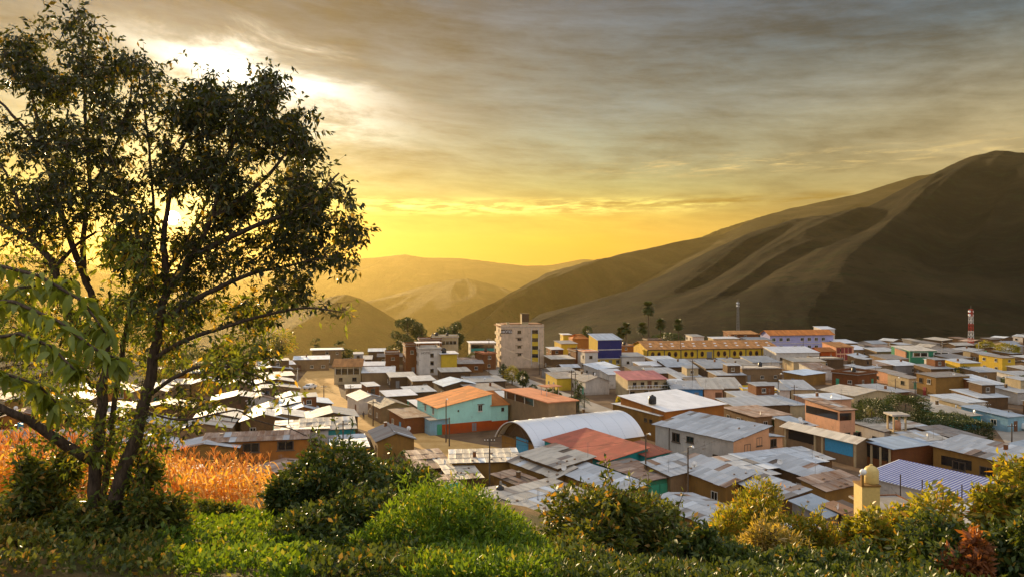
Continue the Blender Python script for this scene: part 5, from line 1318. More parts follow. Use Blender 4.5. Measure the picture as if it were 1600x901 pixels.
# person on the dirt road, one skinned body
def person(px, py, label):
    g = G(px, py); me = D.meshes.new('person')
    J = [((0,0,.95),.13,-1),((0,0,1.15),.14,0),((0,0,1.40),.15,1),((0,0,1.52),.06,2),((0,.0,1.60),.09,3),((0,0,1.72),.085,4),
         ((.10,0,.88),.09,0),((.12,-.06,.48),.06,6),((.13,.02,.08),.045,7),((.13,-.14,.04),.035,8),((-.10,0,.88),.09,0),((-.12,.10,.48),.06,10),((-.13,.20,.10),.045,11),((-.13,.06,.05),.035,12),
         ((.21,0,1.40),.055,2),((.27,.05,1.12),.045,14),((.26,-.06,.86),.035,15),((-.21,0,1.40),.055,2),((-.27,-.05,1.12),.045,17),((-.26,-.14,.88),.035,18)]
    me.from_pydata([j[0] for j in J], [(j[2], i) for i, j in enumerate(J) if j[2] >= 0], [])
    o = link('person', me, None, (g.x, g.y, .03)); m = o.modifiers.new('s', 'SKIN'); 
    for i, v in enumerate(me.skin_vertices[0].data): v.radius = (J[i][1], J[i][1]*.8); v.use_root = i == 0
    o.modifiers.new('u', 'SUBSURF').levels = 1; me.materials.append(MC['cloth_dark'])
    h_ = MB().tube([(0,0,1.58),(0,0,1.70),(0,0,1.77)], [.088,.10,.05], 10).obj('head', MC['skin'], o); MB().tube([(0,.02,1.67),(0,.02,1.75),(0,.02,1.80)], [.105,.11,.05], 10).obj('hair', MC['black_plastic'], o)
    MB().tube([(0,0,.92),(0,0,1.15),(0,0,1.42),(0,0,1.48)], [.155,.15,.19,.10], 10).obj('jacket', MC['cloth_dark'], o)
    tag(o, label, 'person'); return o
person(568, 655, 'person in dark clothes walking down the dirt road'); 
# roof clutter: tanks, stones, posts
def roofz(px, py): pass
c = OWARE.world(1.2, OWARE.d*.62, OWARE.h+.9); 
water_tank(tuple(OWARE.world(.8, 5.0, OWARE.h+.55)), .75, 1.6, label='black water tank on the near edge of the white warehouse roof')
for q, px, lb in ((0, .2, 'black water tank on the cream block under the eucalyptus'),):
    t_ = [x for x in HOUSES if x.note and x.note.startswith('cream block with a long window band')][0]; water_tank(tuple(t_.world(1.5, 3, t_.h+.15)), .7, 1.5, label=lb)
t_ = [x for x in HOUSES if x.note and x.note.startswith('yellow block with thin')][0]; water_tank(tuple(t_.world(1.0, 2, t_.h+.15)), .8, 1.6, label='black water tank on the yellow block right of the white block')
t_ = [x for x in HOUSES if x.note and x.note.startswith('narrow white four')][0]
text('HOTEL', 1.0, 'frame_dark', t_.root, (.6,-.02,t_.h-1.5), (R(90),0,0))
r_ = empty('thin_canopy', t_.world(-.6,-.5,t_.h+.15), t_.th); tag(r_, 'thin pale canopy over the roof of the white four storey block', 'canopy')
for x in (0.3, t_.w): 
    for y in (.3, 5): MB().box(x,x+.1,y,y+.1,0,1.9).obj('post', MC['frame'], r_)
MB().box(-.4,t_.w+.9,-.2,6,1.9,2.0).obj('top', MC['r_white'], r_)
# yellow column with water tank and a white ball, near right
def pillar():
    Y = 72.0; x0 = (1347-800)/F*Y; x1 = (1375-800)/F*Y; zt = CAMZ-(757-450)/F*Y
    rt = empty('tank_pillar', (x0, Y, 0)); tag(rt, 'yellow plastered pillar rising above the shrubs with a tank on it', 'pillar')
    w = x1-x0; b = MB().box(0,w,0,w,0,zt-.15); b.obj('shaft', MC['tank_yellow'], rt); MB().box(-.08,w+.08,-.08,w+.08,zt-.15,zt).obj('cap', MC['ochre'], rt)
    b = MB().box(-.1,.15,-.1,.15,zt,zt+1.0); b.obj('stub', MC['ochre'], rt)
    t = empty('water_tank', (x0+w*.75, Y+w*.5, zt)); tag(t, 'round yellowish water tank with domed top on the yellow pillar', 'water tank', 'roof water tanks')
    MB().tube([(0,0,0),(0,0,.1),(0,0,1.25),(0,0,1.55),(0,0,1.75)], [.68,.7,.7,.5,.15], 18).obj('tank', MC['tank_yellow'], t, True)
    MB().tube([(0,0,1.74),(0,0,1.85)], .16, 10).obj('lid', MC['tank_yellow'], t)
    g_ = empty('globe_lamp', (x0+.1, Y-.02, zt+.98)); tag(g_, 'white globe lamp at the left corner of the yellow pillar', 'lamp')
    bm_pts = [(0,0,.0),(0,0,.05),(0,0,.15),(0,0,.32),(0,0,.49),(0,0,.59),(0,0,.62)]; MB().tube(bm_pts, [.06,.16,.27,.33,.27,.16,.04], 14).obj('globe', MC['white_paint'], g_, True)
    MB().tube([(0,0,0),(0,0,.06)], .1, 8).obj('socket', MC['steel'], g_)
pillar()
House(None,None,pos=((1377-800)/F*72, 72.1), w=4.6, d=5, h=6.2, th=4, wall='brick', roof='slab', kind='flat', par=.1, win=None, label='reddish wall with grey slab roof just right of the yellow pillar', group=None, name='building', cat='building')
# water tower stand by the hedge
def stand():
    Y = 128.0; x = (1396-800)/F*Y; zb = 3.0; zt = CAMZ-(646-450)/F*Y; w = 2.3
    rt = empty('tank_stand', (x, Y, 0)); tag(rt, 'pale open tower with flat cap holding a round tank before the hedge', 'tank stand')
    MB().box(0,w,0,w,0,zt-2.9).obj('base', MC['cream'], rt)
    for u, v in ((0,0),(w-.25,0),(0,w-.25),(w-.25,w-.25)): MB().box(u,u+.25,v,v+.25,zt-2.9,zt-.3).obj('post', MC['cream'], rt)
    MB().box(-.4,w+.4,-.4,w+.4,zt-.3,zt).obj('cap', MC['r_slab'], rt); MB().box(.6,1.3,-.05,0,zt-4.3,zt-3.7).obj('opening', MC['glass'], rt)
    t = empty('water_tank', (x+1.2, Y+1.1, zt-2.9)); tag(t, 'pale round tank inside the open tower before the hedge', 'water tank', 'roof water tanks')
    MB().tube([(0,0,0),(0,0,1.3),(0,0,1.65)], [.62,.62,.3], 14).obj('tank', MC['peach'], t, True)
stand()
# thin posts along the striped roof's wall
for i, px in enumerate((1407,1441,1451,1473,1503)):
    Y = 80.0; x = (px-800)/F*Y; zt = CAMZ-((740,748,762,765,756)[i]-450)/F*Y
    o = MB().tube([(0,0,0),(0,0,zt)], .07, 6).obj('fence_post', MC['pole_wood'], None, False, loc=(x,Y,0)); tag(o, ['leftmost','second from the left','middle','second from the right','rightmost'][i]+' dark post in front of the striped roof', 'post', 'dark posts by the striped roof')
# green tarp tent
def tarp():
    Y = 66.0; base = 5.2
    p = [P(691,758,Y+2), P(716,753,Y), P(726,778,Y-1.5), P(700,778,Y-1), P(694,780,Y+3)]
    b = MB(); n = 9; A = P(690,758,Y+1.5); B = P(716,752,Y); Cc = P(727,786,Y-1); Dd = P(696,786,Y+.2); E = P(722,786,Y+5)
    vs = []
    for i in range(n+1):
        for j in range(n+1):
            u, v = i/n, j/n; q = (A*(1-u)+B*u)*(1-v)+(Dd*(1-u)+Cc*u)*v; q.y += .25*math.sin(u*13)*v; vs.append(tuple(q))
    for i in range(n):
        for j in range(n): a_ = i*(n+1)+j; b.f.append((a_,a_+1,a_+n+2,a_+n+1))
    b.v = vs; k_ = len(vs); b.v += [tuple(B), tuple(Cc), tuple(E), tuple(Dd+Vector((0,5,0))), tuple(A+Vector((0,3,-1)))]; b.f += [(k_,k_+1,k_+2), (k_,k_+2,k_+3,k_+4)]
    o = b.obj('tarp_tent', MC['tarp'], None, True); tag(o, 'green tarpaulin draped like a small tent behind the green mound', 'tarpaulin')
tarp()
# stones weighing down the near roofs
ns = 0
icos = MB(); 
for k_ in range(1):
    t = (1+5**.5)/2; icos.v = [(-1,t,0),(1,t,0),(-1,-t,0),(1,-t,0),(0,-1,t),(0,1,t),(0,-1,-t),(0,1,-t),(t,0,-1),(t,0,1),(-t,0,-1),(-t,0,1)]
    icos.f = [(0,11,5),(0,5,1),(0,1,7),(0,7,10),(0,10,11),(1,5,9),(5,11,4),(11,10,2),(10,7,6),(7,1,8),(3,9,4),(3,4,2),(3,2,6),(3,6,8),(3,8,9),(4,9,5),(2,4,11),(6,2,10),(8,6,7),(9,8,1)]
STONES = []
for k_ in range(4):
    b = MB(); rg = random.Random(k_); b.v = [tuple(c_*rg.uniform(.35,.6)*s_ for c_, s_ in zip(v, (1,.8,.55))) for v in icos.v]; b.f = icos.f; STONES.append(b.mesh('roof_stone', MC['stone']))
rg = random.Random(3)
for q in HOUSES:
    if q.kind == 'flat' or q.dist > 112 or abs(q.n.x/q.n.y) > .72 or q.roofk in ('red','white','tile','pink'): continue
    for k_ in range(rg.choice([2,3,4,6])):
        x, y = rg.uniform(.1,.95)*q.w, (rg.uniform(0,.2) if rg.random() < .6 else rg.uniform(.1,.95))*q.d
        p = q.world(x, y, q.zt(x,y)+.17); s_ = rg.uniform(.14,.30)
        o = link('roof_stone', rg.choice(STONES), None, p, (s_,s_,s_), rg.uniform(0,6)); tag(o, 'brown stone weighing down one of the nearer tin roofs', 'stone', 'stones on the tin roofs'); ns += 1
# ------------------------------------------------------------------ plants
LEAVES = {}
def leafcloud(name, pts, nrm_bias, size, mat, seed=0, aspect=.42, droop=.3, fold=.25, jitter=.45, up=None):
    """pts: (n,3) leaf bases; each leaf a folded blade of 2 quads pointing outward/downward"""
    rg = np.random.default_rng(seed); n = len(pts)
    d = rg.normal(size=(n,3)); d[:,2] -= droop
    if nrm_bias is not None: d += nrm_bias
    d /= np.linalg.norm(d, axis=1, keepdims=True)
    r = rg.normal(size=(n,3)); s = np.cross(d, r); s /= np.linalg.norm(s, axis=1, keepdims=True)+1e-9
    q = np.cross(d, s)
    L = size*rg.uniform(1-jitter, 1+jitter, (n,1)); Wd = L*aspect*.5
    p0 = pts; tip = pts+d*L+np.array([0,0,-1])*L*.12; mid = pts+d*L*.45
    a = mid+s*Wd+q*Wd*fold; b = mid-s*Wd+q*Wd*fold
    V = np.stack([p0, a, tip, b], 1).reshape(-1, 3)
    i = np.arange(n)*4
    Fq = np.stack([i, i+1, i+2, i+3], 1)
    # fold along the rib: two triangles
    T_ = np.concatenate([np.stack([i, i+1, i+2], 1), np.stack([i, i+2, i+3], 1)])
    return big_mesh(name, V, T_, mat)
def ground_h(x, y): return float(land_z(np.array([x]), np.array([y]))[0])
def blob_points(rg, n, r, seed, lump=.35, hollow=.55, scale=1.6, flat=1.0):
    "points through a lumpy ball, denser toward its skin"
    p = rg.normal(size=(n,3)); p /= np.linalg.norm(p, axis=1, keepdims=True)
    k = fbm(p[:,0]*scale+p[:,2]*.7+seed*3.3+20, p[:,1]*scale-p[:,2]*1.1+40, seed, 4)
    rad = (1-lump/2+lump*1.6*(k-.45))*(hollow+(1-hollow)*rg.uniform(0,1,n)**.5)
    return p*rad[:,None]*np.array(r), p
def bush(loc, r, n, size, mat, label, cat='shrub', group=None, seed=1, name='shrub', stems=5, droop=.1, aspect=.4, lump=.5, hollow=.45, stems_mat='bark'):
    rg = np.random.default_rng(seed)
    rt = empty(name, loc); tag(rt, label, cat, group)
    # several lobes
    lobes = max(7, int(9+r[0]*4)); pts = []; nb = []
    cs = []
    for i in range(lobes):
        a = rg.uniform(0, 6.28); k = rg.uniform(.15,.72); c = np.array([math.cos(a)*r[0]*k, math.sin(a)*r[1]*k, r[2]*rg.uniform(.35,1.35)*(1-k*.55)]); cs.append(c)
        rr = np.array(r)*rg.uniform(.26,.52); q, d = blob_points(rg, n//lobes, rr, seed+i, lump, hollow); pts.append(q+c); nb.append(d)
    ns_ = 26+int(r[0]*14); sh = MB()          # shoots standing out of the mass
    for k_ in range(ns_):
        c = cs[k_ % len(cs)]; a = rg.uniform(0,6.28); e = rg.uniform(.15,1.5); d0 = np.array([math.cos(a)*math.cos(e), math.sin(a)*math.cos(e), math.sin(e)*1.1]); L_ = rg.uniform(.34,.62)*min(r[0], r[2]*1.3)
        m_ = 26; t_ = rg.uniform(.35,1.0,m_)[:,None]; pts.append(c+d0*L_*t_+rg.normal(size=(m_,3))*.025); nb.append(np.repeat(d0[None], m_, 0)*.4); sh.tube([tuple(c), tuple(c+d0*L_)], [.012,.004], 3, False)
    sh.obj('shoots', MC[stems_mat], rt)['kind'] = 'stuff'
    pts = np.concatenate(pts); nb = np.concatenate(nb); keep = pts[:,2] > -.1; pts = pts[keep]; nb = nb[keep]
    link('foliage', leafcloud('foliage', pts, nb*.9+np.array([0,0,.35]), size, MC[mat], seed, aspect, droop), rt)
    rg2 = random.Random(seed)
    b = MB()
    for c in cs[:max(stems, 3)]:
        base = Vector((c[0]*.15, c[1]*.15, -.3)); mid = Vector((c[0]*.6, c[1]*.6, c[2]*.5)); b.tube([base, mid, Vector(c)], [.05*r[2],.035*r[2],.012], 5)
    b.obj('branches', MC[stems_mat], rt); return rt

# --- trees of the town
def town_tree(px, by, ty, wpx, mat='l_town', label='', kind='round', leaf=.5, seed=1, n=900, Y=None, name='tree', cat='tree', group='trees in the town'):
    if Y is None: Y = F*CAMZ/(by-450)
    x = (px-800)/F*Y; zb = 0.0; h = CAMZ-(ty-450)/F*Y; w = wpx/F*Y*1.2
    rt = empty(name, (x, Y, zb)); tag(rt, label, cat, group); rg = np.random.default_rng(seed)
    if kind == 'euc':          # tall trunk, separate tufts of foliage
        cs = []
        for i in range(13): t = rg.uniform(.35,1); a = rg.uniform(0,6.28); k = rg.uniform(.1,.42)*(1.15-.5*abs(t-.6)); cs.append(np.array([math.cos(a)*w*k, math.sin(a)*w*k*.8, h*t*.94]))
        pts = []; nb = []
        for i, c in enumerate(cs): q, d = blob_points(rg, n//13, (w*.17,w*.17,h*.12), seed+i, .5, .3); pts.append(q+c); nb.append(d)
        link('crown', leafcloud('crown', np.concatenate(pts), np.concatenate(nb), leaf, MC[mat], seed), rt)
        b = MB(); b.tube([(0,0,-.5),(.1,0,h*.45),(0,.1,h*.85)], [.022*h,.016*h,.006*h], 6); b.obj('trunk', MC['bark'], rt)
        b = MB()
        for c in cs: b.tube([(0,0,max(.15*h, c[2]-h*.22)), tuple(c*np.array([.55,.55,1])-np.array([0,0,h*.04])), tuple(c)], [.008*h,.006*h,.003*h], 4)
        b.obj('limb', MC['bark'], rt)
    else:
        ch = min(h*.8, w*1.05); zc = h-ch*.5; q, d = blob_points(rg, n, (w*.5,w*.5,ch*.56), seed, .55, .45)
        link('crown', leafcloud('crown', q+np.array([0,0,zc]), d*.8, leaf, MC[mat], seed), rt)
        b = MB(); b.tube([(0,0,-.5),(.05,0,h*.3),(0,.05,h*.7)], [.035*h,.028*h,.01*h], 6)
        for i in range(4): a = i*1.6; b.tube([(0,0,h*.3),(math.cos(a)*w*.3,math.sin(a)*w*.3,h*.65)], [.015*h,.005*h], 4)
        b.obj('trunk', MC['bark'], rt)
    return rt
town_tree(637,548,496,44, 'l_town', 'tall dark eucalyptus with pointed top behind the brick block', 'euc', .8, 3, 3600, Y=300)
town_tree(660,548,508,16, 'l_town', 'slim eucalyptus right beside the tallest one left of the white block', 'euc', .7, 4, 900, Y=300)
town_tree(706,560,495,44, 'l_town', 'spreading dark eucalyptus with separate tufts left of the hotel', 'euc', .8, 8, 4200, Y=290)
town_tree(618,566,536,26, 'l_town', 'dark low tree left of the brick block', 'round', .6, 9, 900, Y=300)
town_tree(537,566,541,30, 'l_town', 'dark round tree left of the brown roofed cream house', 'round', .6, 10, 1400)
town_tree(553,562,545,22, 'l_towny', 'sunlit yellow green tree at the top of the dirt road', 'round', .5, 11, 900)
town_tree(493,546,526,12, 'l_town', 'small thin tree on the left valley edge', 'euc', .6, 12, 350, Y=330)
town_tree(530,546,531,14, 'l_town', 'small pointed tree behind the thin white roof', 'euc', .6, 13, 350, Y=345)
for i, (px, by, ty, w_) in enumerate(((380,575,530,50),(418,572,520,46),(440,570,512,40),(345,590,540,60),(300,600,545,70),(250,605,560,60),(425,560,540,50))):
    town_tree(px, by, ty, w_, ['l_towny','l_town','l_gold'][i%3], ['yellow green tree just left of the valley edge roofs','dark green tree standing left of the thin white roof','pale tree highest on the left valley edge','olive tree behind the left roofs','broad tree behind the crown of the big tree','left most tree seen through the big crown','low hazy tree by the left roofs'][i], 'round', .7, 20+i, 1500)
town_tree(817,610,577,20, 'l_town', 'round dark tree on the street below the hotel', 'round', .45, 31, 1600)
town_tree(800,600,570,24, 'l_towny', 'olive street tree before the hotel', 'round', .45, 32, 1300)
town_tree(787,592,567,10, 'l_town', 'narrow dark conifer at the foot of the hotel', 'euc', .5, 33, 600)
town_tree(740,572,548,20, 'l_towny', 'olive tree left of the white building with teal glass', 'round', .5, 34, 1100)
town_tree(758,570,553,22, 'l_towny', 'yellowish bush tree left of the hotel entrance', 'round', .5, 35, 900)
town_tree(833,612,600,12, 'l_town', 'small street bush below the hotel', 'round', .35, 36, 500)
town_tree(860,634,606,26, 'l_town', 'dark clipped tree left of the palm bush', 'round', .4, 37, 1600)
town_tree(868,636,610,20, 'l_town', 'dark clipped tree touching the coral roof canopy', 'round', .4, 38, 1300)
town_tree(904,642,592,10, 'l_town', 'dark thin conifer in the little square', 'euc', .4, 39, 500)
town_tree(966,654,614,10, 'l_gold', 'yellow green columnar shrub left of the pink roofed house', 'euc', .35, 40, 900)
town_tree(906,658,646,12, 'l_town', 'small round bush in the little square', 'round', .3, 41, 400)
town_tree(925,658,646,12, 'l_town', 'second small round bush in the little square', 'round', .3, 42, 400)
town_tree(918,527,509,14, 'l_town', 'dark tree behind the red hipped roof', 'round', .8, 43, 600, Y=340)
town_tree(1040,545,519,50, 'l_town', 'broad dark tree among the palms', 'round', .8, 44, 2200, Y=345)
town_tree(1540,553,530,26, 'l_towny', 'olive tree right of the red and white mast', 'round', .6, 45, 1200)
town_tree(1556,553,538,16, 'l_town', 'dark tree between the two olive trees', 'round', .6, 46, 700)
town_tree(1577,560,535,36, 'l_towny', 'wide round olive tree at the right edge of town', 'round', .6, 47, 2200)
town_tree(1590,615,585,50, 'l_town', 'dark brown green tree at the right edge below the golden block', 'round', .5, 48, 2000)
town_tree(1455,590,578,20, 'l_town', 'small dark tree above the ochre corner house', 'round', .4, 49, 700)
town_tree(1505,592,570,22, 'l_town', 'dark tree before the golden walled house', 'round', .4, 50, 900)
town_tree(1215,672,650,20, 'l_town', 'dark tree left of the peach three level house', 'round', .3, 51, 900)
town_tree(1362,684,622,64, 'l_town', 'big dark tree left of the pale tank tower', 'round', .32, 52, 7000)
town_tree(1415,682,608,78, 'l_town', 'biggest dark tree behind the pale tank tower', 'round', .32, 53, 8000)
town_tree(1352,668,632,30, 'l_towny', 'yellow tipped tree at the left of the dark grove', 'round', .3, 54, 2500)
town_tree(1475,676,640,16, 'l_town', 'pointed dark shrub above the hedge', 'euc', .3, 55, 900)
for i in range(12):
    px = 10+i*26; lbs = ['first','second','third','fourth','fifth','sixth','seventh','eighth','ninth','tenth','eleventh','twelfth'][i]
    town_tree(px, 575+rng.uniform(-10,12), 548+rng.uniform(-8,10), rng.uniform(34,60), ['l_town','l_dark','l_towny'][i%3], lbs+' from the left of the dark trees lining the slope behind the big crown', 'round', .6, 90+i, 1300)
# clipped hedge
def hedge():
    A = G(1430,690); B = G(1555,692); C2 = G(1545,658)
    rg = np.random.default_rng(5); n = 20000; h = 3.6; dep = 7.0
    u = rg.uniform(0,1,n); v = rg.uniform(0,1,n); z = rg.uniform(0,1,n)
    fidx = rg.uniform(0,1,n); z = np.where(fidx < .55, 1-.12*rg.uniform(0,1,n), z); v = np.where(fidx < .55, v, .1*v)
    top = .85+.3*fbm(u*9, v*3, 2)
    X = A.x+(B.x-A.x)*u; Y = A.y+(B.y-A.y)*u+v*dep*1.8; Z = z*h*top
    rt = empty('hedge', (A.x, A.y, 0)); tag(rt, 'long dark green clipped hedge right of the pale tank tower', 'hedge')
    pts = np.stack([X-A.x, Y-A.y, Z], 1); link('foliage', leafcloud('foliage', pts, np.array([[0,-.3,.6]]).repeat(n,0), .3, MC['l_town'], 5), rt)
    b = MB()
    for i in range(12): x = (B.x-A.x)*i/11; b.tube([(x,.6+(B.y-A.y)*i/11,-.2),(x,.9+(B.y-A.y)*i/11,h*.7)], [.08,.03], 5)
    b.obj('stems', MC['bark'], rt)
hedge()
# fan palms
def palm(px, by, ty, Y, crown, label, thick=.25, seed=1, short=False):
    x = (px-800)/F*Y; zb = CAMZ-(by-450)/F*Y; h = (by-ty)/F*Y-crown*.6
    rt = empty('palm_tree', (x, Y, zb)); tag(rt, label, 'palm tree', 'palm trees in the town')
    MB().tube([(0,0,-.5),(.1,0,h*.5),(.0,.0,h)], [thick,thick*.7,thick*.75], 8).obj('trunk', MC['bark'], rt)
    rg = random.Random(seed); b = MB()
    for i in range(90):
        a = rg.uniform(0,6.28); e = rg.uniform(-1.1,1.3); L = crown*rg.uniform(.75,1.05)
        d = Vector((math.cos(a)*math.cos(e), math.sin(a)*math.cos(e), math.sin(e))); o_ = Vector((0,0,h)); s_ = d.cross(Vector((0,0,1))).normalized()
        tip = o_+d*L; m = o_+d*L*.45
        for k_ in range(-3,4):
            q = (d+s_*k_*.22+Vector((0,0,-.04*abs(k_)))).normalized(); t = m+q*L*.55-Vector((0,0,.12*L)); b.add([tuple(m-s_*.14*L), tuple(m+s_*.14*L), tuple(t)], [(0,1,2)])
        b.tube([o_, m], .07, 3, False)
    for i in range(26):        # skirt of dead fronds
        a = rg.uniform(0,6.28); d = Vector((math.cos(a)*.5, math.sin(a)*.5, -1)).normalized(); o_ = Vector((0,0,h-.1)); s_ = d.cross(Vector((0,0,1))).normalized()
        t = o_+d*crown*rg.uniform(.6,.95); b.add([tuple(o_-s_*.2), tuple(o_+s_*.2), tuple(t)], [(0,1,2)])
    b.obj('crown', MC['l_town'], rt); return rt
palm(1013,552,472,330, 4.0, 'tallest fan palm rising above the long yellow hall', .3, 1)
palm(978,540,504,310, 3.1, 'taller palm of the pair left of the long yellow hall', .25, 2); palm(970,540,511,312, 2.9, 'shorter palm of the pair right of the blue fronted building', .25, 3)
palm(1004,545,504,320, 3.2, 'palm just left below the tallest one', .25, 4); palm(1032,545,498,335, 3.4, 'palm just right of the tallest one', .25, 5); palm(1060,550,499,320, 3.1, 'rightmost palm above the long yellow hall', .25, 6)
# feather palm bush in the square
def feather():
    g = G(901,642); rt = empty('palm_tree', (g.x, g.y, 0)); tag(rt, 'low wide feather palm with arching fronds in the little square', 'palm tree', 'palm trees in the town')
    MB().tube([(0,0,-.2),(0,0,2.4)], [.5,.45], 8).obj('trunk', MC['bark'], rt); rg = random.Random(4)
    for i in range(30):
        a = i*2.4; up_ = rg.uniform(.2,1.5); L = rg.uniform(3.6,4.8); b = MB(); pts = []
        for k_ in range(9):
            t = k_/8; pts.append(Vector((math.cos(a)*L*t*math.cos(up_*.8), math.sin(a)*L*t*math.cos(up_*.8), 2.3+L*(math.sin(up_)*t-.75*t*t))))
        b.tube(pts, [.05-.004*k_ for k_ in range(9)], 4, False)
        for k_ in range(1,9):
            d = (pts[k_]-pts[k_-1]).normalized(); s_ = d.cross(Vector((0,0,1))).normalized(); 
            for q in (-1,1):
                for m in (0,.5):
                    p = pts[k_-1].lerp(pts[k_], m); t_ = p+s_*q*.75+d*.35-Vector((0,0,.25)); b.add([tuple(p), tuple(p+d*.12), tuple(t_)], [(0,1,2)])
        b.obj('frond', MC['l_town'], rt)
feather()
def araucaria(px, by, ty, label):
    g = G(px, by); h = (by-ty)/F*g.y; rt = empty('araucaria_tree', (g.x, g.y, 0)); tag(rt, label, 'tree', 'trees in the town')
    MB().tube([(0,0,-.2),(0,0,h)], [.25,.05], 7).obj('trunk', MC['bark'], rt); rg = random.Random(2)
    for i in range(9):
        z = h*(.15+.82*i/9); r = 2.7*(1-i/9.5); b = MB()
        for k_ in range(7):
            a = k_*.9+i*.4; d = Vector((math.cos(a), math.sin(a), .12)); s_ = Vector((-d.y, d.x, 0))
            b.tube([(0,0,z), d*r+Vector((0,0,z-.15*r))], [.06,.03], 4)
            for m in range(10): p = d*r*(.2+.08*m)+Vector((0,0,z)); 
            for m in range(8):
                p = d*r*(.25+.1*m)+Vector((0,0,z-.1*r*(.25+.1*m)))
                for q in (-1,1): b.add([tuple(p), tuple(p+d*.25), tuple(p+s_*q*.5*(1.2-.1*m)+Vector((0,0,.1)))], [(0,1,2)])
        b.obj('branch_tier', MC['l_town'], rt)
araucaria(1041,622,592,'tiered araucaria before the blue row house'); araucaria(786,600,564,'small tiered conifer at the street corner by the hotel')

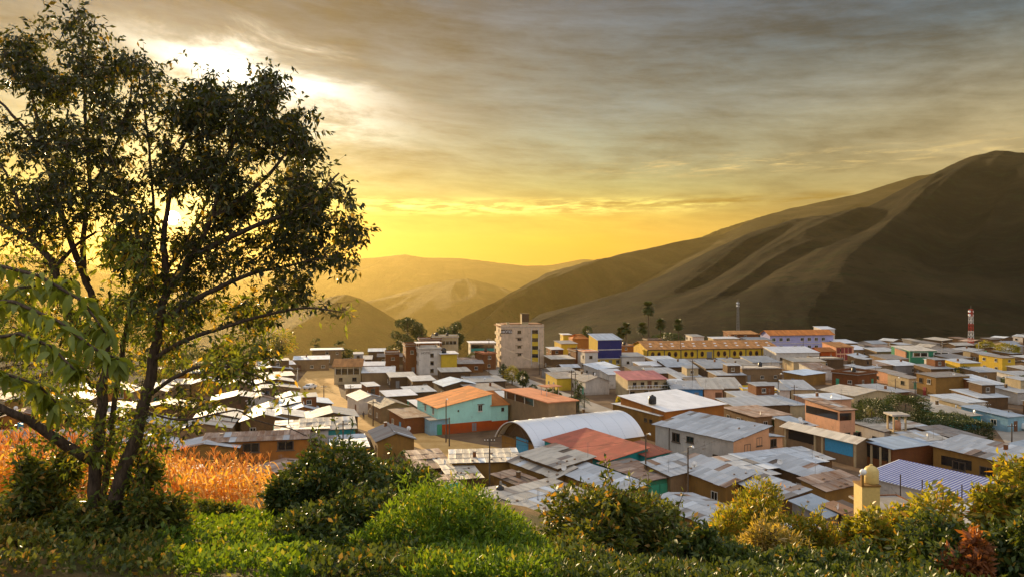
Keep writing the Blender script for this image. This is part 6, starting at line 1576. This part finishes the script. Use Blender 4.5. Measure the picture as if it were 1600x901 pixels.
# --- the big tree of the foreground: limbs drawn at their places, twigs grown to the leaf clusters
YT = 9.0
def Q(px, py, y=YT): return P(px, py, y)
def big_tree():
    gz = ground_h(Q(145,890).x, YT); base = Vector((Q(148,890).x, YT, gz)); rt = empty('tree', base); tag(rt, 'large leafy tree with several dark trunks at the left, the sun shining through it', 'tree')
    def rel(pts): return [p-base for p in pts]
    limbs = [
     ('trunk', [(150,960,9.0),(140,880,9.0),(147,800,9.0),(150,730,9.0),(157,660,9.05),(160,610,9.1),(168,560,9.2),(160,500,9.3),(135,440,9.4),(130,380,9.5),(140,300,9.6),(135,200,9.7),(130,110,9.8),(130,45,9.8)], .10, .010),
     ('trunk', [(155,950,8.9),(165,860,8.9),(178,790,8.9),(195,730,8.9),(213,680,8.9),(228,620,8.9),(240,560,8.9),(250,500,8.85),(262,450,8.8),(300,400,8.8),(330,340,8.75),(345,280,8.7),(370,210,8.7),(400,150,8.7)], .115, .012),
     ('trunk', [(150,860,9.3),(160,780,9.3),(172,700,9.35),(178,640,9.4),(190,560,9.45),(205,470,9.5),(225,400,9.5),(240,330,9.5),(235,250,9.6),(225,170,9.6),(215,110,9.6)], .05, .010),
     ('limb', [(150,720,9.0),(120,705,8.8),(80,680,8.6),(45,655,8.4),(10,640,8.2),(-60,600,8.0)], .075, .035),
     ('limb', [(140,520,9.35),(110,490,9.2),(92,455,9.1),(84,415,9.1),(60,385,9.1),(35,368,9.1),(0,350,9.1),(-60,330,9.1)], .065, .02),
     ('limb', [(86,420,9.1),(105,398,9.1),(125,378,9.2),(150,362,9.2)], .03, .015),
     ('limb', [(100,470,9.15),(70,455,9.1),(30,435,9.0),(-10,420,9.0)], .022, .012),
     ('limb', [(252,500,8.85),(300,470,8.7),(350,445,8.6),(400,425,8.5),(450,415,8.5),(510,400,8.5)], .045, .010),
     ('limb', [(262,450,8.8),(255,380,8.9),(262,320,9.0),(280,240,9.0),(320,170,9.0)], .05, .012),
     ('limb', [(300,400,8.8),(360,370,8.7),(420,345,8.6),(480,320,8.6),(530,270,8.6)], .045, .010),
     ('limb', [(330,340,8.75),(390,300,8.6),(440,250,8.6),(470,200,8.6)], .035, .010),
     ('limb', [(240,560,8.9),(290,530,8.7),(350,510,8.6),(420,490,8.5),(480,480,8.4),(535,487,8.4)], .035, .008),
     ('limb', [(228,620,8.9),(270,590,8.6),(320,570,8.5),(370,575,8.4),(430,600,8.3)], .03, .008),
     ('limb', [(224,640,8.9),(280,655,8.2),(340,645,8.0),(372,640,7.9),(400,655,7.9),(450,668,7.9),(480,680,7.9)], .014, .005),
     ('limb', [(135,440,9.4),(95,330,9.5),(70,240,9.5),(50,150,9.5),(45,90,9.5)], .045, .012),
     ('limb', [(140,300,9.6),(180,230,9.5),(200,170,9.5),(205,120,9.5)], .03, .010),
     ('limb', [(70,240,9.5),(20,180,9.5),(-30,130,9.5)], .03, .010),
     ('limb', [(60,385,9.1),(30,320,9.2),(10,270,9.2),(-30,220,9.2)], .03, .010),
     ('limb', [(205,470,9.5),(260,420,9.8),(300,360,10.0),(330,300,10.1),(350,240,10.1)], .04, .010),
     ('limb', [(160,610,9.1),(120,580,9.6),(70,540,9.9),(20,510,10.1)], .04, .012)]
    nodes = []
    rg = random.Random(11)
    for nm, pts, r0, r1 in limbs:
        ps = rel([Q(*p) for p in pts]); sm = []
        for i in range(len(ps)-1):       # Catmull-Rom
            a, b_, c_, d_ = ps[max(i-1,0)], ps[i], ps[i+1], ps[min(i+2,len(ps)-1)]
            for k_ in range(4):
                t = k_/4; sm.append(.5*((2*b_)+(-a+c_)*t+(2*a-5*b_+4*c_-d_)*t*t+(-a+3*b_-3*c_+d_)*t**3)+Vector((rg.uniform(-.012,.012), rg.uniform(-.012,.012), 0)))
        sm.append(ps[-1]); n = len(sm); rad = [r0+(r1-r0)*(i/(n-1))**.8 for i in range(n)]
        if nm == 'trunk' and r0 > .09: rad[0] *= 1.5; rad[1] *= 1.3; rad[2] *= 1.12
        MB().tube(sm, rad, 10 if r0 > .06 else 7).obj(nm, MC['bark'], rt, True)
        for p, r in zip(sm, rad):
            if p.z > 1.2 or nm == 'limb': nodes.append((p, r))
    # crown regions in the picture plane: polygon, number of clusters, depth spread, leaves per cluster
    regs = [
     ([(0,55),(50,60),(75,35),(100,45),(125,15),(150,45),(175,75),(210,80),(262,98),(250,130),(262,160),(245,215),(250,300),(262,320),(255,350),(230,400),(150,380),(40,350),(0,330)], 700, 1.2, 27),
     ([(225,250),(300,280),(310,400),(180,420),(180,300)], 130, 1.0, 30),
     ([(262,165),(290,135),(330,120),(345,150),(385,140),(415,115),(440,135),(462,165),(495,200),(515,235),(505,270),(545,310),(562,370),(555,400),(525,412),(480,400),(430,400),(370,380),(300,330),(282,300),(262,262),(255,220)], 820, 1.1, 31),
     ([(230,400),(262,375),(300,360),(420,400),(500,420),(470,470),(440,490),(400,520),(430,560),(380,600),(330,600),(250,560),(180,500),(170,430)], 400, 1.1, 24),
     ([(0,430),(60,440),(110,450),(170,480),(200,560),(190,620),(120,640),(60,640),(0,620)], 170, .8, 26),
     ([(0,330),(150,360),(230,400),(200,470),(120,430),(60,450),(0,440)], 60, .8, 16),
     ([(0,620),(120,640),(230,600),(340,600),(350,650),(300,700),(200,720),(120,720),(0,680)], 95, .8, 18),
     ([(120,650),(260,650),(270,860),(90,860)], 110, .5, 20),
     ([(440,440),(545,470),(545,500),(470,520),(430,500)], 22, .4, 9),
     ([(515,235),(545,240),(525,262),(500,262)], 8, .3, 16),
     ([(350,560),(440,590),(460,640),(380,640)], 20, .5, 10)]
    clusters = []
    class V2:
        def __init__(s, a): s.x, s.y = a
    for poly, cnt, dep, lp in regs:
        pl = [V2(a) for a in poly]; x0, x1 = min(a[0] for a in poly), max(a[0] for a in poly); y0, y1 = min(a[1] for a in poly), max(a[1] for a in poly); k_ = 0
        while k_ < cnt:
            px, py = rg.uniform(x0, x1), rg.uniform(y0, y1)
            if not inpoly(px, py, pl): continue
            if math.hypot(px-270, py-341) < 36: k_ += 1; continue
            # gaps where the sky shows through
            g_ = noise.noise(Vector((px/55, py/48, 3.1)))+.5*noise.noise(Vector((px/22, py/20, 7.7)))
            if g_ < (-.10 if px < 300 and py < 400 else -.14): k_ += .45; continue
            clusters.append((Q(px, py, 9.1+rg.gauss(0, dep*.6))-base, lp)); k_ += 1
    clusters.sort(key=lambda c: min((c[0]-n[0]).length for n in nodes[::3]))
    NP = np.array([list(n[0]) for n in nodes]); NR = [n[1] for n in nodes]
    tw = MB()
    pts = []; nb = []; pts2 = []; nb2 = []
    for c, lp in clusters:
        wp = c+base; cx, cy = 800+wp.x/wp.y*F, 450+(CAMZ-wp.z)/wp.y*F; warm = (cx < 260 and cy > 360 and rg.random() < .75) or (cy > 470 and rg.random() < .7)  # low and left clusters take a paler leaf colour, painted backlight
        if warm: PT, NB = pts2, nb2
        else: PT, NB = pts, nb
        dd = ((NP-np.array(c))**2).sum(1); j = int(dd.argmin()); p = Vector(NP[j]); L = math.sqrt(dd[j]); r = min(NR[j]*.6, .004+.006*L)
        sagm = p.lerp(c, .55)+Vector((rg.uniform(-.05,.05), rg.uniform(-.05,.05), .04+.05*L)); 
        tw.tube([p, sagm, c], [max(r,.0035), max(r*.7,.003), .0022], 4, False)
        NP = np.concatenate([NP, [list(sagm)], [list(c)]]); NR += [r*.8, r*.6]
        # spray of leaves along three little shoots
        for k_ in range(3):
            d = Vector((rg.gauss(0,1), rg.gauss(0,1), rg.gauss(.1,.8))).normalized()*rg.uniform(.14,.33)
            tw.tube([c, c+d], [.0025,.0015], 3, False)
            for m in range(lp//3):
                t = rg.uniform(.1,1.05); q = c+d*t+Vector((rg.gauss(0,.018),)*3); PT.append(q); NB.append(d.normalized()*.5+Vector((0,0,-.25)))
    # leaves hanging low on the shoots round the trunk's foot
    tw.obj('twigs', MC['bark'], rt)['kind'] = 'stuff'
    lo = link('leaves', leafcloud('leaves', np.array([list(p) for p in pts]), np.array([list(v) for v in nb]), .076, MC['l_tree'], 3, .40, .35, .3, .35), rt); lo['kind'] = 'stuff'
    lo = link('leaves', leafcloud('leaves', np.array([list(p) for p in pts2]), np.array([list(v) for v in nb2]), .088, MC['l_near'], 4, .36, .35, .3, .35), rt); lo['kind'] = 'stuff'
    print('tree leaves', len(pts), 'clusters', len(clusters))
    return rt, base
TREE, TBASE = big_tree()
# drooping broad-leaved branches close to the camera at the left
def near_branch():
    rg = random.Random(21)
    def leafmesh(k_):
        r2 = random.Random(k_); b = MB(); n = 7; L = 1.0
        for i in range(n):
            t = i/(n-1); w = .15*math.sin(math.pi*min(1, t**.8*.98+.02))+.002; z = -.30*t*t; x = L*t*(1-.05*t)
            b.v += [(x,-w,z+.04*w/.15), (x,0,z-.0), (x,w,z+.04*w/.15)]
        for i in range(n-1):
            for q in (0,1): b.f.append((3*i+q, 3*i+q+1, 3*i+q+4, 3*i+q+3))
        return b.mesh('broad_leaf', MC['l_near'], True)
    LM_ = [leafmesh(i) for i in range(3)]
    sprays = [((-60,400,5.6),(60,430,5.3),(130,470,5.2),(165,520,5.2)), ((-80,470,5.4),(20,470,5.2),(90,500,5.1),(150,545,5.0),(185,560,5.0)), ((-80,540,5.2),(30,520,5.0),(80,540,4.9),(120,580,4.9)), ((-60,500,5.8),(30,450,5.5),(110,440,5.4)), ((-80,590,5.6),(0,580,5.5),(60,600,5.4),(90,630,5.4))]
    for si, sp_ in enumerate(sprays):
        pts = [P(a, b_, y_) for a, b_, y_ in sp_]; base = pts[0].copy()
        rt = empty('broad_leaf_branch', base); tag(rt, ['highest drooping branch of long green leaves at the left edge','drooping branch ending in the pale tuft of long leaves before the trunk','middle drooping leafy branch at the left edge','short leafy branch crossing behind the highest one at the left','lowest yellowing leafy branch at the left edge'][si], 'branch', 'drooping branches at the left edge')
        sm = []
        for i in range(len(pts)-1):
            for k_ in range(4): sm.append(pts[i].lerp(pts[i+1], k_/4)-base)
        sm.append(pts[-1]-base)
        MB().tube(sm, [.016-.011*i/len(sm) for i in range(len(sm))], 6).obj('stem', MC['bark'], rt, True)
        for i, p in enumerate(sm):
            if i < 2: continue
            for k_ in range(7 if i < len(sm)-2 else 12):
                L = rg.uniform(.11,.19); o = D.objects.new('leaf', rg.choice(LM_)); COL.objects.link(o); o.parent = rt
                o.location = p+Vector((rg.uniform(-.03,.03), rg.uniform(-.06,.06), rg.uniform(-.03,.03))); o.rotation_euler = (rg.uniform(-.7,.7), rg.uniform(.15,1.25), rg.uniform(0,6.28)); o.scale = (L,L*rg.uniform(.8,1.2),L)
near_branch()
# ------------------------------------------------------------------ maize, green mound, shrubs of the foreground
def maize(k_):
    rg = random.Random(k_); H_ = rg.uniform(1.35,1.75)
    st = MB().tube([(0,0,-.1),(rg.uniform(-.05,.05),0,H_*.5),(rg.uniform(-.1,.1),rg.uniform(-.1,.1),H_)], [.018,.015,.006], 5)
    b = MB(); 
    for i in range(15):
        z = H_*(.12+.82*i/15); a = i*2.5+rg.uniform(-.5,.5); L = rg.uniform(.45,.85)*(1.1-.4*i/15); up_ = rg.uniform(.25,.7); w = .045
        d = Vector((math.cos(a), math.sin(a), 0)); s_ = Vector((-d.y, d.x, 0)); n = 6; base = len(b.v)
        for j in range(n):
            t = j/(n-1); p = d*L*t*.75+Vector((0,0,z+L*(up_*t-1.25*t*t))); wi = w*(1-t**2.2)+.003; tw_ = s_*math.cos(t*1.2)+Vector((0,0,math.sin(t*1.2)))
            b.v += [tuple(p-tw_*wi), tuple(p+tw_*wi)]
        b.f += [(base+2*j, base+2*j+1, base+2*j+3, base+2*j+2) for j in range(n-1)]
    t_ = MB()
    for i in range(7):
        a = rg.uniform(0,6.28); t_.tube([(0,0,H_-.03),(math.cos(a)*.06,math.sin(a)*.06,H_+.16),(math.cos(a)*.16,math.sin(a)*.16,H_+.26)], [.006,.009,.003], 4)
    e = MB().tube([(.03,0,H_*.48),(.10,.02,H_*.52),(.15,.03,H_*.60)], [.015,.035,.012], 6)
    return st.mesh('stalk', MC['l_corn']), b.mesh('maize_leaves', MC['l_corn']), t_.mesh('tassel', MC['l_corn']), e.mesh('ear', MC['l_corn'])
MZ = [maize(i) for i in range(7)]
rg = random.Random(31); nm = 0
rows = [(17.6,95),(18.6,50),(19.8,45),(21.0,40),(22.3,38),(23.8,32)]
for Y, cnt in rows:
    for i in range(cnt):
        px = -40+500*(i+rg.uniform(.1,.9))/cnt; y = Y+rg.uniform(-.55,.55); x = (px-800)/F*y
        if px > 430-(24-Y)*6 or nm >= 300: continue
        m = rg.choice(MZ); rt = empty('maize_plant', (x, y, ground_h(x, y)), rg.uniform(0,6.28)); s_ = rg.uniform(.86,1.08)*(1.0 if px < 170 else .74 if px > 270 else .87); rt.scale = (s_,s_,s_)
        tag(rt, 'dry golden maize plant standing in the field behind the tree trunks', 'maize plant', 'maize plants of the dry field')
        for nn, me in zip(('stalk','leaf_blades','tassel','ear'), m): link(nn, me, rt)
        nm += 1
print('maize', nm)
# herb cover of the green mound
def herb_cover(name, poly, n, hfun, size, mat, label, seed, aspect=.35, clump=.35):
    "poly in picture pixels with distance: list of (px, Y)"
    rg_ = np.random.default_rng(seed); xs_ = [(a-800)/F*y for a, y in poly]; ys_ = [y for a, y in poly]
    pl = [Vector((a, b_)) for a, b_ in zip(xs_, ys_)]; P_ = []; N_ = []
    nc = int(n/40)
    while len(P_) < nc:
        x, y = rg_.uniform(min(xs_), max(xs_)), rg_.uniform(min(ys_), max(ys_))
        if inpoly(x, y, pl): P_.append((x, y))
    P_ = np.array(P_); hh = hfun(P_[:,0], P_[:,1])*rg_.uniform(.6,1.15,len(P_)); zg = land_z(P_[:,0], P_[:,1])
    c = np.repeat(np.arange(len(P_)), 40); t = rg_.uniform(.15,1,len(c)); r = clump*(1.05-t*.75)
    a = rg_.uniform(0,6.28,len(c))
    pts = np.stack([P_[c,0]+np.cos(a)*r*rg_.uniform(.2,1,len(c)), P_[c,1]+np.sin(a)*r*rg_.uniform(.2,1,len(c)), zg[c]+hh[c]*t], 1)
    nb = np.stack([np.cos(a)*.8, np.sin(a)*.8, np.full(len(c), 1.3)], 1)
    o = link(name, leafcloud(name, pts, nb, size, MC[mat], seed, aspect, -.5, .2, .45)); tag(o, label, None, None, 'stuff'); o['category'] = 'plants'; return o
def taper(x, y):
    p_ = x/y*F+800; return .25+.75*smooth(545,650,p_)*(1-smooth(740,850,p_))
mound = lambda x, y: .55+1.0*np.exp(-((x+1.6)/2.2)**2-((y-15)/3.5)**2)
herb_cover('herb_cover', [(600,14.2),(815,12.0),(850,8.4),(560,8.4),(560,12.5)], 62000, lambda x, y: (.12+.85*fbm(x*1.25,y*1.25,8))*taper(x,y), .085, 'l_green', 'bright green feathery herbs covering the mound in the middle', 3, .24)
herb_cover('herb_cover', [(630,16.5),(740,15.5),(830,13.0),(815,12.0),(600,14.2)], 42000, lambda x, y: (.12+.9*fbm(x*1.25,y*1.25,8))*taper(x,y), .09, 'l_green', 'green herbs along the far edge of the mound before the roofs', 4, .24)
wz = lambda x, y: .10+.20*fbm(x*.9,y*.9,9)
herb_cover('weeds', [(-60,16.2),(300,16.2),(270,6.6),(-60,6.6)], 22000, wz, .07, 'l_mix', 'ochre and green weeds under the big tree', 5, .5)
herb_cover('weeds', [(270,14.5),(450,14.5),(500,9.5),(480,6.6),(240,6.6)], 17000, wz, .07, 'l_green', 'low green weeds in front of the maize', 7, .5)
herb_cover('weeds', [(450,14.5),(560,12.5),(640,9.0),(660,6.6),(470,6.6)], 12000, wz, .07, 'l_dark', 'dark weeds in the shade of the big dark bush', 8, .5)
herb_cover('weeds', [(640,9.0),(860,9.0),(860,6.6),(650,6.6)], 12000, wz, .07, 'l_green', 'green weeds at the bottom edge below the mound', 9, .3)
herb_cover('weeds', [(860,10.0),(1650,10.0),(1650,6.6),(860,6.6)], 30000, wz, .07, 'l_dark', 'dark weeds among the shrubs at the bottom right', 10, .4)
def bp(px, py, Y):  # bush position: base on ground under the picture point
    x = (px-800)/F*Y; return (x, Y, ground_h(x, Y))
def bushpx(px, topy, wpx, Y, n, size, mat, label, seed, **kw):
    x = (px-800)/F*Y; zt = CAMZ-(topy-450)/F*Y; zg = ground_h(x, Y); H_ = zt-zg; r = wpx/2/F*Y
    return bush((x, Y, zg), (r, r*.9, H_/1.38), n, size, MC and mat, label, seed=seed, **kw)
bushpx(545, 698, 290, 12.6, 19000, .105, 'l_dark', 'big dark bush in the middle between maize and green mound', 61)
bushpx(478, 725, 130, 12.0, 8000, .10, 'l_dark', 'dark bush at the left side of the big dark bush', 62)
bushpx(640, 722, 140, 13.6, 6000, .10, 'l_dark', 'dark bush with yellow tips at the right side of the big dark bush', 63)
bushpx(560, 775, 290, 9.6, 12000, .085, 'l_dark', 'low shaded bush in front of the big dark bush', 64)
bushpx(975, 765, 310, 10.6, 21000, .10, 'l_mix', 'broad dark shrub with reddish leaf tips right of the mound', 65)
bushpx(905, 845, 150, 8.2, 5000, .08, 'l_mix', 'small reddish shrub at the bottom edge right of the mound', 66)
bushpx(1085, 825, 160, 9.0, 7000, .09, 'l_dark', 'dark low shrub between the broad shrub and the feathery one', 67)
bushpx(1185, 745, 170, 11.5, 13000, .085, 'l_gold', 'feathery golden green shrub with upright tips', 68, aspect=.25, droop=-.9, lump=.7)
bushpx(1140, 800, 110, 11.0, 6000, .085, 'l_gold', 'feathery shrub left part with yellow upright shoots', 69, aspect=.25, droop=-.9, lump=.7)
bushpx(1280, 790, 150, 11.5, 7000, .085, 'l_gold', 'feathery shrub right part with yellow upright shoots', 70, aspect=.25, droop=-.9, lump=.7)
bushpx(1210, 830, 220, 9.6, 12000, .08, 'l_ochre', 'straw coloured seedy shrub low in front of the feathery one', 71, aspect=.22, droop=-.7)
bushpx(1350, 800, 120, 10.8, 7000, .10, 'l_gold', 'yellow green shrub before the yellow pillar', 72)
bushpx(1450, 778, 220, 10.8, 14000, .11, 'l_gold', 'leafy yellow green shrub with pale buds before the striped roof', 73)
bushpx(1575, 735, 250, 10.2, 19000, .11, 'l_gold', 'tallest yellow green shrub at the right edge', 74)
bushpx(1480, 820, 200, 8.8, 10000, .095, 'l_dark', 'dark green shrub at the bottom right', 75)
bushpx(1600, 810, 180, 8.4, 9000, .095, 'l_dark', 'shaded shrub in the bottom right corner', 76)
bushpx(1360, 850, 150, 8.8, 7000, .09, 'l_dark', 'low green shrub at the bottom before the pillar', 77)
bushpx(1515, 822, 80, 8.3, 800, .10, 'l_redflower', 'small rust red dried shrub at the bottom right', 78)
bushpx(1240, 880, 300, 8.0, 8000, .08, 'l_dark', 'low dark shrub along the bottom edge right of centre', 79)
bushpx(60, 695, 190, 9.2, 6500, .085, 'l_mix', 'loose leafy shrub at the left edge before the maize', 80, lump=.8)
bushpx(230, 715, 160, 9.0, 5000, .08, 'l_mix', 'loose shrub growing round the foot of the tree', 81, lump=.8)
bushpx(110, 800, 170, 8.4, 6000, .08, 'l_mix', 'ochre leaved shrub at the bottom left by the trunk', 82, lump=.8)
bushpx(20, 830, 130, 8.0, 4000, .08, 'l_ochre', 'straw coloured low shrub in the bottom left corner', 83, lump=.8)
bushpx(330, 790, 110, 11.5, 3500, .08, 'l_mix', 'small leafy shrub at the edge of the maize', 84, lump=.8)
bushpx(868, 822, 120, 12.5, 5000, .085, 'l_mix', 'small mixed shrub at the right foot of the green mound', 85, lump=.8)
bushpx(820, 860, 120, 9.8, 5000, .08, 'l_gold', 'yellow green shrub at the lower right end of the mound', 86, lump=.8)
